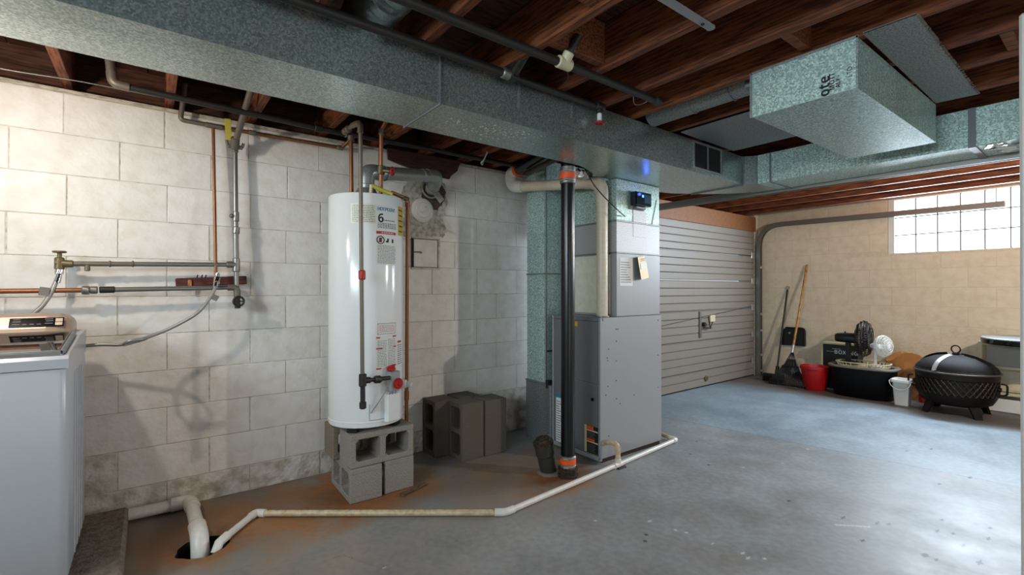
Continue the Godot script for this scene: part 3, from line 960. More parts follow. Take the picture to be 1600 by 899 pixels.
func build_ducts() -> void:
	var yb := 2.01
	var yt := 2.226
	# main trunk, along the block wall
	var t := thing("trunk_duct", "long rectangular galvanised trunk duct under the joists along the block wall", "duct", Vector3(1, yb, 1.24))
	var a := S()
	# underside of the first section is creased in a shallow cross-break
	var P := [Vector3(-2.58, yb, 1.065), Vector3(-2.58, yb, 1.42), Vector3(0.985, yb, 1.42), Vector3(0.985, yb, 1.065)]
	var mid := Vector3(-0.5, yb - 0.006, 1.25)
	for i in 4:
		tri_out(a, P[i], P[(i + 1) % 4], mid, Vector3(0, 2.1, 1.25))
	var up := Vector3(0, yt - yb, 0)
	for i in 4:
		quad_out(a, P[i], P[(i + 1) % 4], P[(i + 1) % 4] + up, P[i] + up, Vector3(-0.8, 2.1, 1.25))
	quad_out(a, P[0] + up, P[1] + up, P[2] + up, P[3] + up, Vector3(-0.8, 2.1, 1.25))
	part(t, "duct_section", a, mats.galv)
	var b := S()
	slab(b, PackedVector2Array([Vector2(0.99, 1.42), Vector2(3.60, 1.42), Vector2(3.60, 0.99), Vector2(3.46, 0.90), Vector2(3.30, 0.86), Vector2(3.175, 0.86), Vector2(2.5, 0.935), Vector2(2.26, 1.045), Vector2(2.2, 1.06), Vector2(0.99, 1.066)]), yb, yt)
	part(t, "duct_section", b, mats.galv)
	var e := S()
	slab(e, PackedVector2Array([Vector2(3.604, 1.42), Vector2(3.66, 1.50), Vector2(4.0, 1.50), Vector2(3.96, 1.34), Vector2(3.86, 1.20), Vector2(3.74, 1.08), Vector2(3.604, 0.99)]), yb, yt)
	part(t, "duct_elbow", e, mats.galv)
	for x in [0.987, 3.602]:
		var zb := 1.06 if x < 2 else 0.985
		cleat(t, [Vector3(x, yt, 1.426), Vector3(x, yb - 0.005, 1.426), Vector3(x, yb - 0.005, zb), Vector3(x, yt, zb)], 0.005)
	part(t, "hanger_strap", bx(1.415, 1.43, 2.09, 2.24, 1.421, 1.424), mats.galv_smooth)
	part(t, "hanger_strap", bx(1.775, 1.787, 2.12, 2.235, 1.421, 1.424), mats.galv_smooth)
	var sp := S()
	for i in 110:   # dried paint spatter
		var px := clampf(1.38 + rng.randfn(0.0, 0.15), 1.03, 1.75)
		var pz := clampf(1.26 + rng.randfn(0.0, 0.06), 1.09, 1.40)
		var r := rng.randf_range(0.0015, 0.005) if i % 5 else rng.randf_range(0.004, 0.008)
		rod(sp, Vector3(px, yb - 0.0015, pz), Vector3(px, yb + 0.001, pz), r, 6)
	part(t, "paint_spatter", sp, mats.spatter).set_meta("kind", "stuff")
	# register with its frame and vanes
	var g := S()
	addbx(g, 2.915, 3.287, 2.03, 2.044, 1.42, 1.433, 0.002)
	addbx(g, 2.915, 3.287, 2.208, 2.222, 1.42, 1.433, 0.002)
	addbx(g, 2.915, 2.932, 2.044, 2.208, 1.42, 1.433, 0.002)
	addbx(g, 3.272, 3.287, 2.044, 2.208, 1.42, 1.433, 0.002)
	var rf := part(t, "register_frame", g, mats.galv_smooth, "bright framed register opening")
	part(rf, "register_back", bx(2.932, 3.272, 2.044, 2.208, 1.4205, 1.423), mats.pit_dark)
	part(rf, "register_divider", bx(3.098, 3.104, 2.044, 2.208, 1.423, 1.432), mats.steel_dark)

	# cross duct towards the garage half
	var c := thing("cross_duct", "galvanised duct branching off the trunk and crossing above the garage half", "duct", Vector3(3.83, yb, 2.5))
	var zs := [1.503, 1.60, 2.68, 3.9]
	for i in 3:
		part(c, "duct_section", bx(3.66, 4.0, yb, yt, zs[i], zs[i + 1] - 0.002, 0.002), mats.galv_lit)
	for z in [1.60, 2.685]:
		cleat(c, [Vector3(3.655, yt, z), Vector3(3.655, yb - 0.004, z), Vector3(4.005, yb - 0.004, z)], 0.016 if z > 2 else 0.006)
	var ft := S()
	for i in 12:
		var p0 := Vector3(rng.randf_range(3.70, 3.94), yb - 0.004, rng.randf_range(2.76, 2.94))
		box(ft, p0, Vector3(rng.randf_range(0.04, 0.10), 0.006, rng.randf_range(0.03, 0.07)), 0.002, Basis.from_euler(Vector3(rng.randf_range(-0.25, 0.25), rng.randf_range(0, 3), rng.randf_range(-0.25, 0.25))))
	part(c, "foil_tape", ft, mats.foil, "crumpled patch of foil tape")

	# return box hung under the joists, its face stencilled
	var r := thing("return_air_box", "boxy galvanised return duct with dark stencilled letters on its face", "duct", Vector3(2.84, 2.018, 2.36))
	var rs := S()
	var q := [Vector3(2.246, 2.018, 2.145), Vector3(2.246, 2.018, 2.56), Vector3(3.43, 2.018, 2.575), Vector3(3.43, 2.018, 2.172)]
	var m2 := Vector3(2.84, 2.012, 2.36)
	for i in 4:
		tri_out(rs, q[i], q[(i + 1) % 4], m2, Vector3(2.84, 2.12, 2.36))
		quad_out(rs, q[i], q[(i + 1) % 4], q[(i + 1) % 4] + Vector3(0, 0.207, 0), q[i] + Vector3(0, 0.207, 0), Vector3(2.84, 2.12, 2.36))
	quad_out(rs, q[0] + Vector3(0, 0.207, 0), q[1] + Vector3(0, 0.207, 0), q[2] + Vector3(0, 0.207, 0), q[3] + Vector3(0, 0.207, 0), Vector3(2.84, 2.12, 2.36))
	var body := part(r, "duct_body", rs, mats.galv_lit)
	var fl := S()
	addbx(fl, 2.242, 2.2455, 2.218, 2.2275, 2.14, 2.565)
	addbx(fl, 2.242, 2.2455, 2.016, 2.226, 2.136, 2.145)
	addbx(fl, 2.242, 2.2455, 2.016, 2.226, 2.558, 2.566)
	part(r, "edge_flange", fl, mats.galv_smooth)
	# lettering runs upwards on the face that looks towards -x
	var fb := Basis(Vector3(0, 1, 0), Vector3(0, 0, -1), Vector3(-1, 0, 0))
	text(r, "stencil_letters", "ote", 0.040, Vector3(2.2452, 2.062, 2.445), fb, mats.ink_black, true)
	text(r, "stencil_letters", "MOTT", 0.019, Vector3(2.2452, 2.072, 2.473), fb, mats.ink_black, true)
	text(r, "stencil_letters", "ALY -", 0.016, Vector3(2.2452, 2.066, 2.495), fb, mats.ink_black, true)
	text(r, "stencil_letters", "LTO", 0.018, Vector3(2.2452, 2.09, 2.535), fb, mats.ink_black, false)

	# sheet metal pans nailed across the joists
	var p1 := thing("joist_pan", "bright dented sheet metal pan nailed under joists beside the return box", "sheet metal", Vector3(2.8, 2.225, 2.66))
	var ps := S()
	var nx := 26
	var h := func(x: float, z: float) -> float:
		var d := 0.0
		if x > 2.85:
			d = 0.006 * sin((x - 2.85) * 21.0) * (z - 2.58) / 0.165
		return 2.226 - absf(d) - 0.004
	sg += 1
	ps.set_smooth_group(sg)
	for i in nx:
		for j in 4:
			var x0 := 2.24 + (3.39 - 2.24) * i / nx
			var x1 := 2.24 + (3.39 - 2.24) * (i + 1) / nx
			var z0 := 2.582 + 0.165 * j / 4
			var z1 := 2.582 + 0.165 * (j + 1) / 4
			quad(ps, Vector3(x0, h.call(x0, z0), z0), Vector3(x1, h.call(x1, z0), z0), Vector3(x1, h.call(x1, z1), z1), Vector3(x0, h.call(x0, z1), z1))
	ps.set_smooth_group(-1)
	addbx(ps, 2.24, 3.39, 2.2265, 2.2285, 2.582, 2.745)
	part(p1, "sheet", ps, mats.galv_smooth)
	var hem := S()
	for i in 30:
		var x := 2.26 + 1.12 * i / 29.0
		box(hem, Vector3(x, 2.222, 2.75), Vector3(0.034, 0.006, 0.010), 0.002, Basis.from_euler(Vector3(rng.randf_range(-0.5, 0.5), 0, rng.randf_range(-0.3, 0.3))))
	part(p1, "crimped_edge", hem, mats.old_pipe, "ragged crimped edge")
	solo("joist_pan", "smooth grey sheet metal pan under joists between trunk duct and return box", "sheet metal", bx(2.72, 3.39, 2.222, 2.2285, 1.46, 2.135, 0.001), mats.galv_smooth)

	# round pipes between the joists
	var rd := thing("round_duct", "grey round metal duct running between joists to the return box", "duct", Vector3(2.42, 2.30, 2.0))
	part(rd, "pipe_length", pipe([Vector3(2.45, 2.285, 1.44), Vector3(2.45, 2.285, 1.72)], 0.074, 0, 24), mats.galv_smooth)
	part(rd, "end_boot", bx(2.36, 2.54, 2.215, 2.37, 2.05, 2.138, 0.004), mats.galv_smooth)
	part(rd, "pipe_length", pipe([Vector3(2.45, 2.285, 1.72), Vector3(2.45, 2.285, 2.06)], 0.071, 0, 24), mats.galv_smooth)
	for z in [1.72, 1.95]:
		var rb := S()
		torus(rb, Vector3(2.45, 2.285, z), Vector3.BACK, 0.073, 0.004, 28, 6)
		part(rd, "seam_ring", rb, mats.galv_smooth)
	var fx := thing("flexible_duct", "shiny crinkled foil duct between joists above the trunk duct", "duct", Vector3(0.72, 2.3, 1.8))
	var fs := S()
	var fp := []
	var fr := []
	for i in 90:
		var z := 1.28 + i * 0.013
		fp.append(Vector3(0.70 + 0.01 * sin(z * 5.0), 2.328, z))
		fr.append(1.0 + 0.035 * (1 if i % 2 else -1) + rng.randf_range(-0.03, 0.03))
	sweep(fs, fp, circle(0.092, 22), true, true, Vector3.UP, false, fr)
	part(fx, "foil_sleeve", fs, mats.foil_flex)
	part(fx, "end_collar", pipe([Vector3(0.70, 2.328, 1.235), Vector3(0.70, 2.328, 1.30)], 0.088, 0, 22), mats.galv_smooth)

# ---------------------------------------------------------------- furnace, coil case, return drop
func build_furnace() -> void:
	var X0 := 2.475
	var X1 := 3.175
	var Z0 := 0.505
	var Z1 := 0.995
	var f := thing("furnace", "grey upright gas furnace with dark door panels and yellow warning labels", "furnace", Vector3(2.82, 0, 0.75))
	part(f, "cabinet", bx(X0 + 0.012, X1, 0.03, 1.012, Z0, Z1, 0.004), mats.steel_grey)
	part(f, "base_rail", bx(X0 + 0.03, X1 - 0.01, 0.0, 0.03, Z0 + 0.02, Z1 - 0.012), mats.cast_iron)
	part(f, "upper_door", bx(X0, X0 + 0.012, 0.545, 0.985, Z0 + 0.012, Z1 - 0.014, 0.004), mats.steel_dark)
	var ld := part(f, "lower_door", bx(X0, X0 + 0.012, 0.045, 0.54, Z0 + 0.012, Z1 - 0.014, 0.004), mats.steel_dark)
	part(f, "front_edge", bx(X0 - 0.004, X0 + 0.02, 0.03, 1.012, Z1 - 0.016, Z1 + 0.002, 0.003), mats.steel_grey)
	part(f, "front_edge", bx(X0 - 0.004, X0 + 0.02, 0.03, 1.012, Z0 - 0.002, Z0 + 0.012, 0.003), mats.steel_grey)
	part(f, "top_rail", bx(X0 - 0.002, X0 + 0.03, 0.985, 1.014, Z0, Z1, 0.003), mats.steel_dark)
	part(f, "bottom_rail", bx(X0 - 0.004, X0 + 0.02, 0.015, 0.045, Z0, Z1, 0.003), mats.steel_grey)
	var kn := S()
	rod(kn, Vector3(X0, 0.436, 0.925), Vector3(X0 - 0.014, 0.436, 0.925), 0.012, 14, 0.003)
	part(ld, "peephole", kn, mats.black_gloss)
	# screws and rivets on the side
	var sc := S()
	for p in [[2.64, 0.925], [2.66, 0.925], [2.64, 0.84], [2.64, 0.70], [2.64, 0.56], [2.64, 0.43], [2.56, 0.79], [2.55, 0.71], [2.545, 0.73], [2.55, 0.53], [2.53, 0.47], [2.68, 0.39], [2.84, 0.43], [3.13, 0.97], [3.13, 0.70], [3.13, 0.45], [2.56, 0.18]]:
		rod(sc, Vector3(p[0], p[1], Z1), Vector3(p[0], p[1], Z1 + 0.003), 0.005, 8)
	part(f, "screws", sc, mats.grey_plastic).set_meta("kind", "stuff")
	# labels on the front
	part(f, "instruction_label", bx(X0 - 0.0015, X0, 0.02 + 0.03, 0.405, 0.545, 0.612), mats.paper, "tall white label with a teal heading")
	var lt := S()
	addbx(lt, X0 - 0.0022, X0 - 0.0014, 0.385, 0.406, 0.545, 0.612)
	part(f, "label_heading", lt, mats.ink_teal)
	var ll := S()
	for i in 17:
		addbx(ll, X0 - 0.002, X0 - 0.0014, 0.065 + i * 0.018, 0.071 + i * 0.018, 0.552, 0.552 + rng.randf_range(0.03, 0.055))
	part(f, "label_print", ll, mats.ink_grey).set_meta("kind", "stuff")
	part(f, "warning_label", bx(X0 - 0.0015, X0, 0.055, 0.245, 0.845, 0.972), mats.ink_black, "black warning label with yellow bands")
	var wl := S()
	addbx(wl, X0 - 0.0024, X0 - 0.0014, 0.055, 0.245, 0.845, 0.866)
	addbx(wl, X0 - 0.0024, X0 - 0.0014, 0.208, 0.217, 0.866, 0.972)
	addbx(wl, X0 - 0.0024, X0 - 0.0014, 0.128, 0.137, 0.866, 0.972)
	part(f, "warning_band", wl, mats["cream_plastic"])
	var wr := S()
	addbx(wr, X0 - 0.0022, X0 - 0.0014, 0.22, 0.243, 0.868, 0.93)
	addbx(wr, X0 - 0.0022, X0 - 0.0014, 0.14, 0.155, 0.868, 0.94)
	part(f, "warning_heading", wr, mats.orange_band)
	var wk := S()
	for i in 5:
		addbx(wk, X0 - 0.0022, X0 - 0.0014, 0.16 + i * 0.009, 0.164 + i * 0.009, 0.872, 0.95 - 0.01 * (i % 3))
		addbx(wk, X0 - 0.0022, X0 - 0.0014, 0.066 + i * 0.011, 0.07 + i * 0.011, 0.872, 0.95 - 0.012 * (i % 2))
	part(f, "warning_print", wk, mats.ink_grey).set_meta("kind", "stuff")
	part(f, "round_sticker", bx(X0 - 0.0015, X0, 0.94, 0.975, 0.735, 0.775, 0.0005), mats.yellow, "small yellow sticker")

	# evaporator coil case and plenum on top of it
	var c := thing("coil_case", "tall metal coil case and plenum standing on the furnace up to the trunk duct", "air handler", Vector3(2.91, 1.013, 0.75))
	part(c, "coil_cabinet", bx(2.655, 3.17, 1.013, 1.472, 0.515, 0.985, 0.004), mats.steel_grey)
	part(c, "side_panel", bx(2.648, 2.655, 1.03, 1.462, 0.53, 0.93, 0.003), mats.coil_panel, "beige-grey access panel")
	part(c, "plenum_section", bx(2.655, 3.168, 1.478, 1.70, 0.515, 0.984, 0.003), mats.galv_patch, "shiny bare sheet metal section")
	part(c, "plenum_top", bx(2.658, 3.166, 1.706, 2.008, 0.517, 0.982, 0.003), mats.galv_lit)
	var se := S()
	addbx(se, 2.65, 3.175, 1.47, 1.48, 0.51, 0.99, 0.002)
	part(c, "seam_cleat", se, mats.galv_smooth)
	var s2 := S()
	addbx(s2, 2.652, 3.172, 1.697, 1.712, 0.512, 0.988, 0.003)
	part(c, "seam_tape", s2, mats.galv_smooth)
	var sl := S()
	box(sl, Vector3(3.10, 1.80, 0.9825), Vector3(0.012, 0.22, 0.006), 0.002, Basis(Vector3.BACK, -0.30))
	part(c, "sheet_fold", sl, mats.galv_smooth)
	var pn := S()
	addbx(pn, 2.842, 3.00, 1.60, 1.80, 0.983, 0.9855, 0.0008)
	part(c, "patch_plate", pn, mats.galv_patch, "pale smeared patch under the device")
	part(c, "rating_label", bx(2.69, 2.835, 1.235, 1.44, 0.985, 0.9862), mats.paper, "faded white label")
	var rl := S()
	for i in 9:
		addbx(rl, 2.70, 2.74 + rng.randf_range(0.02, 0.08), 1.26 + i * 0.018, 1.264 + i * 0.018, 0.9858, 0.9866)
	part(c, "label_print", rl, mats.ink_grey).set_meta("kind", "stuff")
	# bent yellow tag on the coil case
	var yt := thing("energy_tag", "bent yellow tag hanging on the front of the coil case", "tag", Vector3(2.93, 1.30, 0.99))
	var ys := S()
	var bs := Basis(Vector3.UP, 0.25) * Basis(Vector3.BACK, 0.12)
	box(ys, Vector3(2.935, 1.372, 1.005), Vector3(0.145, 0.17, 0.002), 0.0005, bs * Basis(Vector3.RIGHT, -0.12))
	part(yt, "card", ys, mats.yellow)
	var yw := S()
	box(yw, Vector3(2.935, 1.385, 1.0065), Vector3(0.10, 0.045, 0.0015), 0.0, bs * Basis(Vector3.RIGHT, -0.12))
	part(yt, "white_field", yw, mats.paper)
	var yp := S()
	for i in 4:
		box(yp, Vector3(2.937, 1.312 + i * 0.012 + (0.09 if i > 1 else 0.0), 1.004 + 0.0018 + (0.003 if i < 2 else 0.0)), Vector3(0.07, 0.004, 0.001), 0.0, bs * Basis(Vector3.RIGHT, -0.12))
	part(yt, "print", yp, mats.ink_grey)
	# humidistat with its lit display
	var hd := thing("humidistat", "small black control box with a blue lit display on the plenum", "controller", Vector3(2.90, 1.82, 1.0))
	part(hd, "back_plate", bx(2.79, 2.965, 1.80, 1.935, 0.984, 0.992, 0.002), mats.grey_plastic)
	part(hd, "case", bx(2.80, 2.985, 1.825, 1.925, 0.992, 1.045, 0.006), mats.blue_screen)
	part(hd, "display", bx(2.895, 2.978, 1.845, 1.908, 1.045, 1.047, 0.001), mats.teal_screen)
	var ds := S()
	addbx(ds, 2.868, 2.888, 1.885, 1.903, 1.045, 1.0475, 0.001)
	part(hd, "indicator_light", ds, mats.led, "small blue light")
	part(hd, "lower_lip", bx(2.84, 2.95, 1.805, 1.822, 0.992, 1.02, 0.003), mats.grey_plastic)
	var dl := OmniLight3D.new()
	dl.name = "indicator_glow"
	dl.light_color = Color(0.25, 0.4, 1.0)
	dl.light_energy = 0.004
	dl.light_size = 0.012
	dl.omni_range = 14.0
	dl.omni_attenuation = 2.0
	dl.shadow_enabled = true
	dl.position = Vector3(2.878, 1.915, 1.075)
	add_child(dl)
	solo("control_wire", "thin dark wire drooping from the pipe to the plenum front", "wire", pipe(spline([Vector3(2.33, 2.02, 0.99), Vector3(2.38, 1.92, 1.02), Vector3(2.45, 1.84, 1.05), Vector3(2.58, 1.76, 1.06), Vector3(2.74, 1.74, 0.993)]), 0.004, 0, 6), mats.cord)

	# return drop beside the furnace
	var r := thing("return_drop", "tall galvanised return duct standing between block wall and furnace", "duct", Vector3(2.65, 0, 0.33))
	part(r, "upper_duct", bx(2.462, 2.90, 0.475, 1.33, 0.205, 0.44, 0.004), mats.galv_lit)
	part(r, "upper_duct", bx(2.462, 2.90, 1.334, 2.222, 0.205, 0.44, 0.004), mats.galv_lit)
	part(r, "boot", bx(2.455, 3.1, 0.0, 0.465, 0.20, 0.502, 0.004), mats.galv_smooth, "wider smooth metal boot at the floor")
	var rc := S()
	addbx(rc, 2.452, 2.91, 0.465, 0.478, 0.197, 0.45, 0.002)
	addbx(rc, 2.457, 2.91, 1.327, 1.338, 0.20, 0.445, 0.002)
	part(r, "seam_cleat", rc, mats.galv_smooth)
	part(r, "corner_fold", bx(2.457, 2.47, 0.478, 2.22, 0.432, 0.445, 0.002), mats.galv_smooth)
	var hk := S()
	addbx(hk, 2.45, 2.50, 0.44, 0.50, 0.45, 0.475, 0.003)
	rod(hk, Vector3(2.45, 0.73, 0.47), Vector3(2.50, 0.73, 0.47), 0.006, 8)
	part(r, "duct_bracket", hk, mats.black_pipe)
	# sloped galvanised transition behind the coil case
	var tr := S()
	prism(tr, PackedVector2Array([Vector2(-0.51, 1.7), Vector2(-0.20, 1.7), Vector2(-0.20, 2.2), Vector2(-0.51, 2.2)]), 2.92, 3.12, Transform3D(ALONGX, Vector3.ZERO))
	part(r, "transition", tr, mats.galv)
	var ff := S()
	for i in 5:
		box(ff, Vector3(2.37 + 0.018 * i, 2.05 - 0.008 * i, 0.80 + 0.02 * i), Vector3(0.05, 0.055 - 0.006 * (i % 2), 0.05), 0.006, Basis.from_euler(Vector3(0.4 * i, 0.5 + 0.3 * i, 0.3 * i)))
	solo("foil_scrap", "bright crumpled foil beside the black drain stack just under the trunk duct", "foil", ff, mats.foil)

# ---------------------------------------------------------------- water heater
const HX := 1.06
const HZ := 0.36
const HR := 0.22

func hp(deg: float, y: float, r := HR) -> Vector3:
	return Vector3(HX + r * sin(deg_to_rad(deg)), y, HZ + r * cos(deg_to_rad(deg)))

func hb(deg: float) -> Basis:
	return Basis(Vector3.UP, deg_to_rad(deg))

func patch(st: SurfaceTool, a0: float, a1: float, y0: float, y1: float, lift := 0.0008) -> void:  # a label wrapped on the tank
	var n := maxi(2, int(absf(a1 - a0) / 4.0) + 1)
	for i in n:
		var b0 := lerpf(a0, a1, float(i) / n)
		var b1 := lerpf(a0, a1, float(i + 1) / n)
		quad(st, hp(b0, y0, HR + lift), hp(b1, y0, HR + lift), hp(b1, y1, HR + lift), hp(b0, y1, HR + lift))

func lines(a0: float, a1: float, y0: float, y1: float, n: int, thick: float) -> SurfaceTool:  # rows of small print
	var st := S()
	for i in n:
		var y := lerpf(y1, y0, (i + 0.5) / n)
		var a := a0
		while a < a1 - 1.0:
			var w := minf(rng.randf_range(1.0, 4.0), a1 - a)
			patch(st, a, a + w, y - thick / 2, y + thick / 2, 0.0014)
			a += w + 0.8
		if i % 4 == 3:
			continue
	return st

func letters(t: Node3D, s: String, deg: float, y: float, h: float, step: float, m: Material) -> void:
	for i in s.length():
		if s[i] == " ":
			continue
		var d := deg + step * i
		text(t, "letter", s[i], h, hp(d, y, HR + 0.0012), hb(d), m, true, 0.0006)

func build_water_heater() -> void:
	var y0 := 0.412
	var y1 := 1.768
	var t := thing("water_heater", "tall white cylindrical gas water heater standing on concrete blocks", "water heater", Vector3(HX, 0.388, HZ))
	var b := S()
	var at := Transform3D(Basis.IDENTITY, Vector3(HX, 0, HZ))
	lathe(b, [Vector2(0, y0), Vector2(HR - 0.012, y0), Vector2(HR - 0.003, y0 + 0.004), Vector2(HR, y0 + 0.012), Vector2(HR, y1 - 0.012), Vector2(HR - 0.004, y1 - 0.003), Vector2(HR - 0.014, y1), Vector2(HR - 0.03, y1 - 0.002), Vector2(0, y1 + 0.004)], at, 72)
	part(t, "jacket", b, mats.enamel)
	var rg := S()
	lathe(rg, [Vector2(HR, y0 + 0.03), Vector2(HR + 0.002, y0 + 0.032), Vector2(HR + 0.002, y0 + 0.036), Vector2(HR, y0 + 0.038)], at, 72)
	part(t, "base_ring", rg, mats.enamel)
	for d in [-43.0, 42.0, 165.0]:
		var ft := S()
		box(ft, hp(d, 0.4, HR - 0.035) , Vector3(0.06, 0.025, 0.05), 0.004, hb(d))
		part(t, "foot", ft, mats.black_plastic)
	# top fittings
	var cap := S()
	for p in [[0.965, 0.36, mats.white_plastic], [1.12, 0.44, mats.white_plastic]]:
		var n := S()
		rod(n, Vector3(p[0], y1 - 0.002, p[1]), Vector3(p[0], y1 + 0.022, p[1]), 0.022, 6, 0.003)
		part(t, "pipe_nipple", n, p[2])
	lathe(cap, [Vector2(0.085, y1), Vector2(0.062, y1 + 0.045), Vector2(0.052, y1 + 0.062), Vector2(0, y1 + 0.062)], at, 24)
	for k in 4:
		var a := TAU * (k + 0.5) / 4
		box(cap, Vector3(HX + 0.088 * sin(a), y1 + 0.006, HZ + 0.088 * cos(a)), Vector3(0.014, 0.018, 0.01), 0.002)
	part(t, "draft_hood", cap, mats.galv_smooth)
	# labels
	var l1 := S()
	patch(l1, -43, -6, 1.588, 1.701)
	part(t, "paper_label", l1, mats.coil_panel, "faint greyish text label")
	part(t, "label_print", lines(-41, -8, 1.594, 1.695, 10, 0.0035), mats.taupe_plastic).set_meta("kind", "stuff")
	var l2 := S()
	patch(l2, -5.5, 32, 1.557, 1.70)
	part(t, "brand_label", l2, mats.paper, "white brand label with a large 6")
	letters(t, "HOTPOINT", -2.0, 1.677, 0.020, 3.9, mats.ink_teal)
	letters(t, "6", 0.9, 1.624, 0.050, 4.0, mats.ink_black)
	part(t, "label_print", lines(6, 26, 1.608, 1.618, 1, 0.006), mats.ink_grey).set_meta("kind", "stuff")
	part(t, "label_print", lines(-4, 30, 1.565, 1.598, 4, 0.0045), mats.ink_grey).set_meta("kind", "stuff")
	var l3 := S()
	patch(l3, -6, 30, 1.353, 1.555)
	part(t, "safety_label", l3, mats.paper, "white safety label with a red heading")
	var l4 := S()
	patch(l4, -6, 29, 1.532, 1.548, 0.0014)
	part(t, "red_heading", l4, mats.ink_red)
	part(t, "heading_print", lines(2, 24, 1.536, 1.544, 1, 0.004), mats.paper).set_meta("kind", "stuff")
	var pc := S()
	torus(pc, hp(0.5, 1.497, HR + 0.0012), hp(0.5, 0, 1) - Vector3(HX, 0, HZ), 0.022, 0.0025, 24, 6)
	patch(pc, -1.5, 2.5, 1.484, 1.51, 0.0014)
	patch(pc, 9.5, 14, 1.484, 1.495, 0.0014)
	patch(pc, 11.5, 14.5, 1.495, 1.508, 0.0014)
	patch(pc, 20, 23.5, 1.484, 1.506, 0.0014)
	part(t, "pictogram", pc, mats.ink_black)
	var pr := S()
	box(pr, hp(0.5, 1.497, HR + 0.0018), Vector3(0.042, 0.004, 0.001), 0, hb(0.5) * Basis(Vector3.BACK, 0.8))
	part(t, "red_slash", pr, mats.ink_red)
	part(t, "label_print", lines(-4, 28, 1.36, 1.468, 13, 0.003), mats.ink_grey).set_meta("kind", "stuff")
	var l5 := S()
	patch(l5, 35.5, 55, 1.536, 1.713)
	part(t, "energy_label", l5, mats.yellow, "yellow energy label")
	part(t, "label_print", lines(37, 53, 1.545, 1.705, 5, 0.008), mats.ink_black).set_meta("kind", "stuff")
	var l6 := S()
	patch(l6, -4, 29, 0.947, 1.013)
	part(t, "caution_label", l6, mats.paper, "white caution label with a dashed border")
	var da := S()
	for k in 11:
		patch(da, -4 + k * 3.0, -2.6 + k * 3.0, 1.008, 1.013, 0.0014)
		patch(da, -4 + k * 3.0, -2.6 + k * 3.0, 0.947, 0.952, 0.0014)
	for k in 6:
		patch(da, -4, -3, 0.952 + k * 0.01, 0.957 + k * 0.01, 0.0014)
		patch(da, 28, 29, 0.952 + k * 0.01, 0.957 + k * 0.01, 0.0014)
	part(t, "dashed_border", da, mats.ink_grey).set_meta("kind", "stuff")
	part(t, "label_print", lines(-1, 26, 0.958, 1.002, 5, 0.0025), mats.red_paint).set_meta("kind", "stuff")
	var l7 := S()
	patch(l7, -6, 30, 0.742, 0.94)
	part(t, "lighting_label", l7, mats.paper, "white lighting instruction label with red bars")
	var rb := S()
	for p in [[-6, 0, 0.925], [22, 30, 0.928], [-6, 4, 0.862], [24, 30, 0.866], [-6, 2, 0.746], [24, 30, 0.757]]:
		patch(rb, p[0], p[1], p[2], p[2] + 0.008, 0.0014)
	part(t, "red_bar", rb, mats.ink_red)
	part(t, "label_print", lines(-4, 11, 0.76, 0.915, 17, 0.003), mats.ink_grey).set_meta("kind", "stuff")
	part(t, "label_print", lines(13, 28, 0.76, 0.92, 17, 0.003), mats.ink_grey).set_meta("kind", "stuff")
	var l8 := S()
	patch(l8, 32.5, 51, 0.75, 0.905)
	part(t, "small_label", l8, mats.paper)
	var l9 := S()
	patch(l9, 34, 46, 0.888, 0.9, 0.0014)
	part(t, "red_heading", l9, mats.ink_red)
	part(t, "label_print", lines(34, 49, 0.755, 0.88, 10, 0.005), mats.ink_grey).set_meta("kind", "stuff")
	# gas control valve
	var gv := S()
	box(gv, hp(18, 0.672, HR + 0.022), Vector3(0.075, 0.115, 0.05), 0.006, hb(18))
	var gp := part(t, "gas_valve", gv, mats.steel_grey)
	var k1 := S()
	rod(k1, hp(20.3, 0.659, HR + 0.045), hp(20.3, 0.659, HR + 0.068), 0.031, 22, 0.005)
	rod(k1, hp(20.3, 0.659, HR + 0.066), hp(20.3, 0.659, HR + 0.074), 0.014, 16, 0.003)
	part(gp, "temperature_dial", k1, mats.red_plastic, "red dial")
	var k2 := S()
	rod(k2, hp(15, 0.735, HR + 0.02), hp(15, 0.752, HR + 0.02), 0.026, 18, 0.003)
	box(k2, hp(15, 0.757, HR + 0.022), Vector3(0.05, 0.014, 0.016), 0.003, hb(15) * Basis(Vector3.BACK, 0.2))
	part(gp, "gas_knob", k2, mats.red_plastic, "red control knob")
	var k3 := S()
	for i in 3:
		tube(k3, [hp(12.0 + i * 5, 0.618, HR + 0.03), hp(11.0 + i * 5, 0.59, HR + 0.026)], 0.003, 6)
	tube(k3, spline([hp(8, 0.645, HR + 0.03), hp(4, 0.62, HR + 0.035), hp(-4, 0.56, HR + 0.02), hp(-14, 0.50, HR + 0.006)]), 0.0025, 6)
	part(gp, "pilot_tube", k3, mats.galv_pipe)
	var cv := S()
	box(cv, hp(19, 0.518, HR + 0.012), Vector3(0.10, 0.165, 0.035), 0.006, hb(19))
	part(t, "burner_cover", cv, mats.enamel, "white sheet metal burner cover")
	var iv := S()
	patch(iv, -15.5, 44, 0.456, 0.459, 0.001)
	patch(iv, -16, -15.4, 0.456, 0.55, 0.001)
	part(t, "jacket_seam", iv, mats.taupe_plastic)
	var dv := S()
	rod(dv, hp(52, 0.628, HR), hp(52, 0.628, HR + 0.03), 0.026, 18, 0.004)
	rod(dv, hp(52, 0.628, HR + 0.03), hp(52, 0.62, HR + 0.06), 0.018, 14, 0.004)
	part(t, "drain_valve", dv, mats.white_plastic, "white plastic drain valve")

	# flue vent of the heater
	var v := thing("flue_vent_pipe", "galvanised flue pipe elbowing from the heater top to the block wall", "vent pipe", Vector3(HX, 1.83, HZ))
	var vy := 1.938
	part(v, "riser", pipe([Vector3(HX, 1.815, HZ), Vector3(HX, 1.86, HZ)], 0.046, 0, 24), mats.tin)
	var el := S()
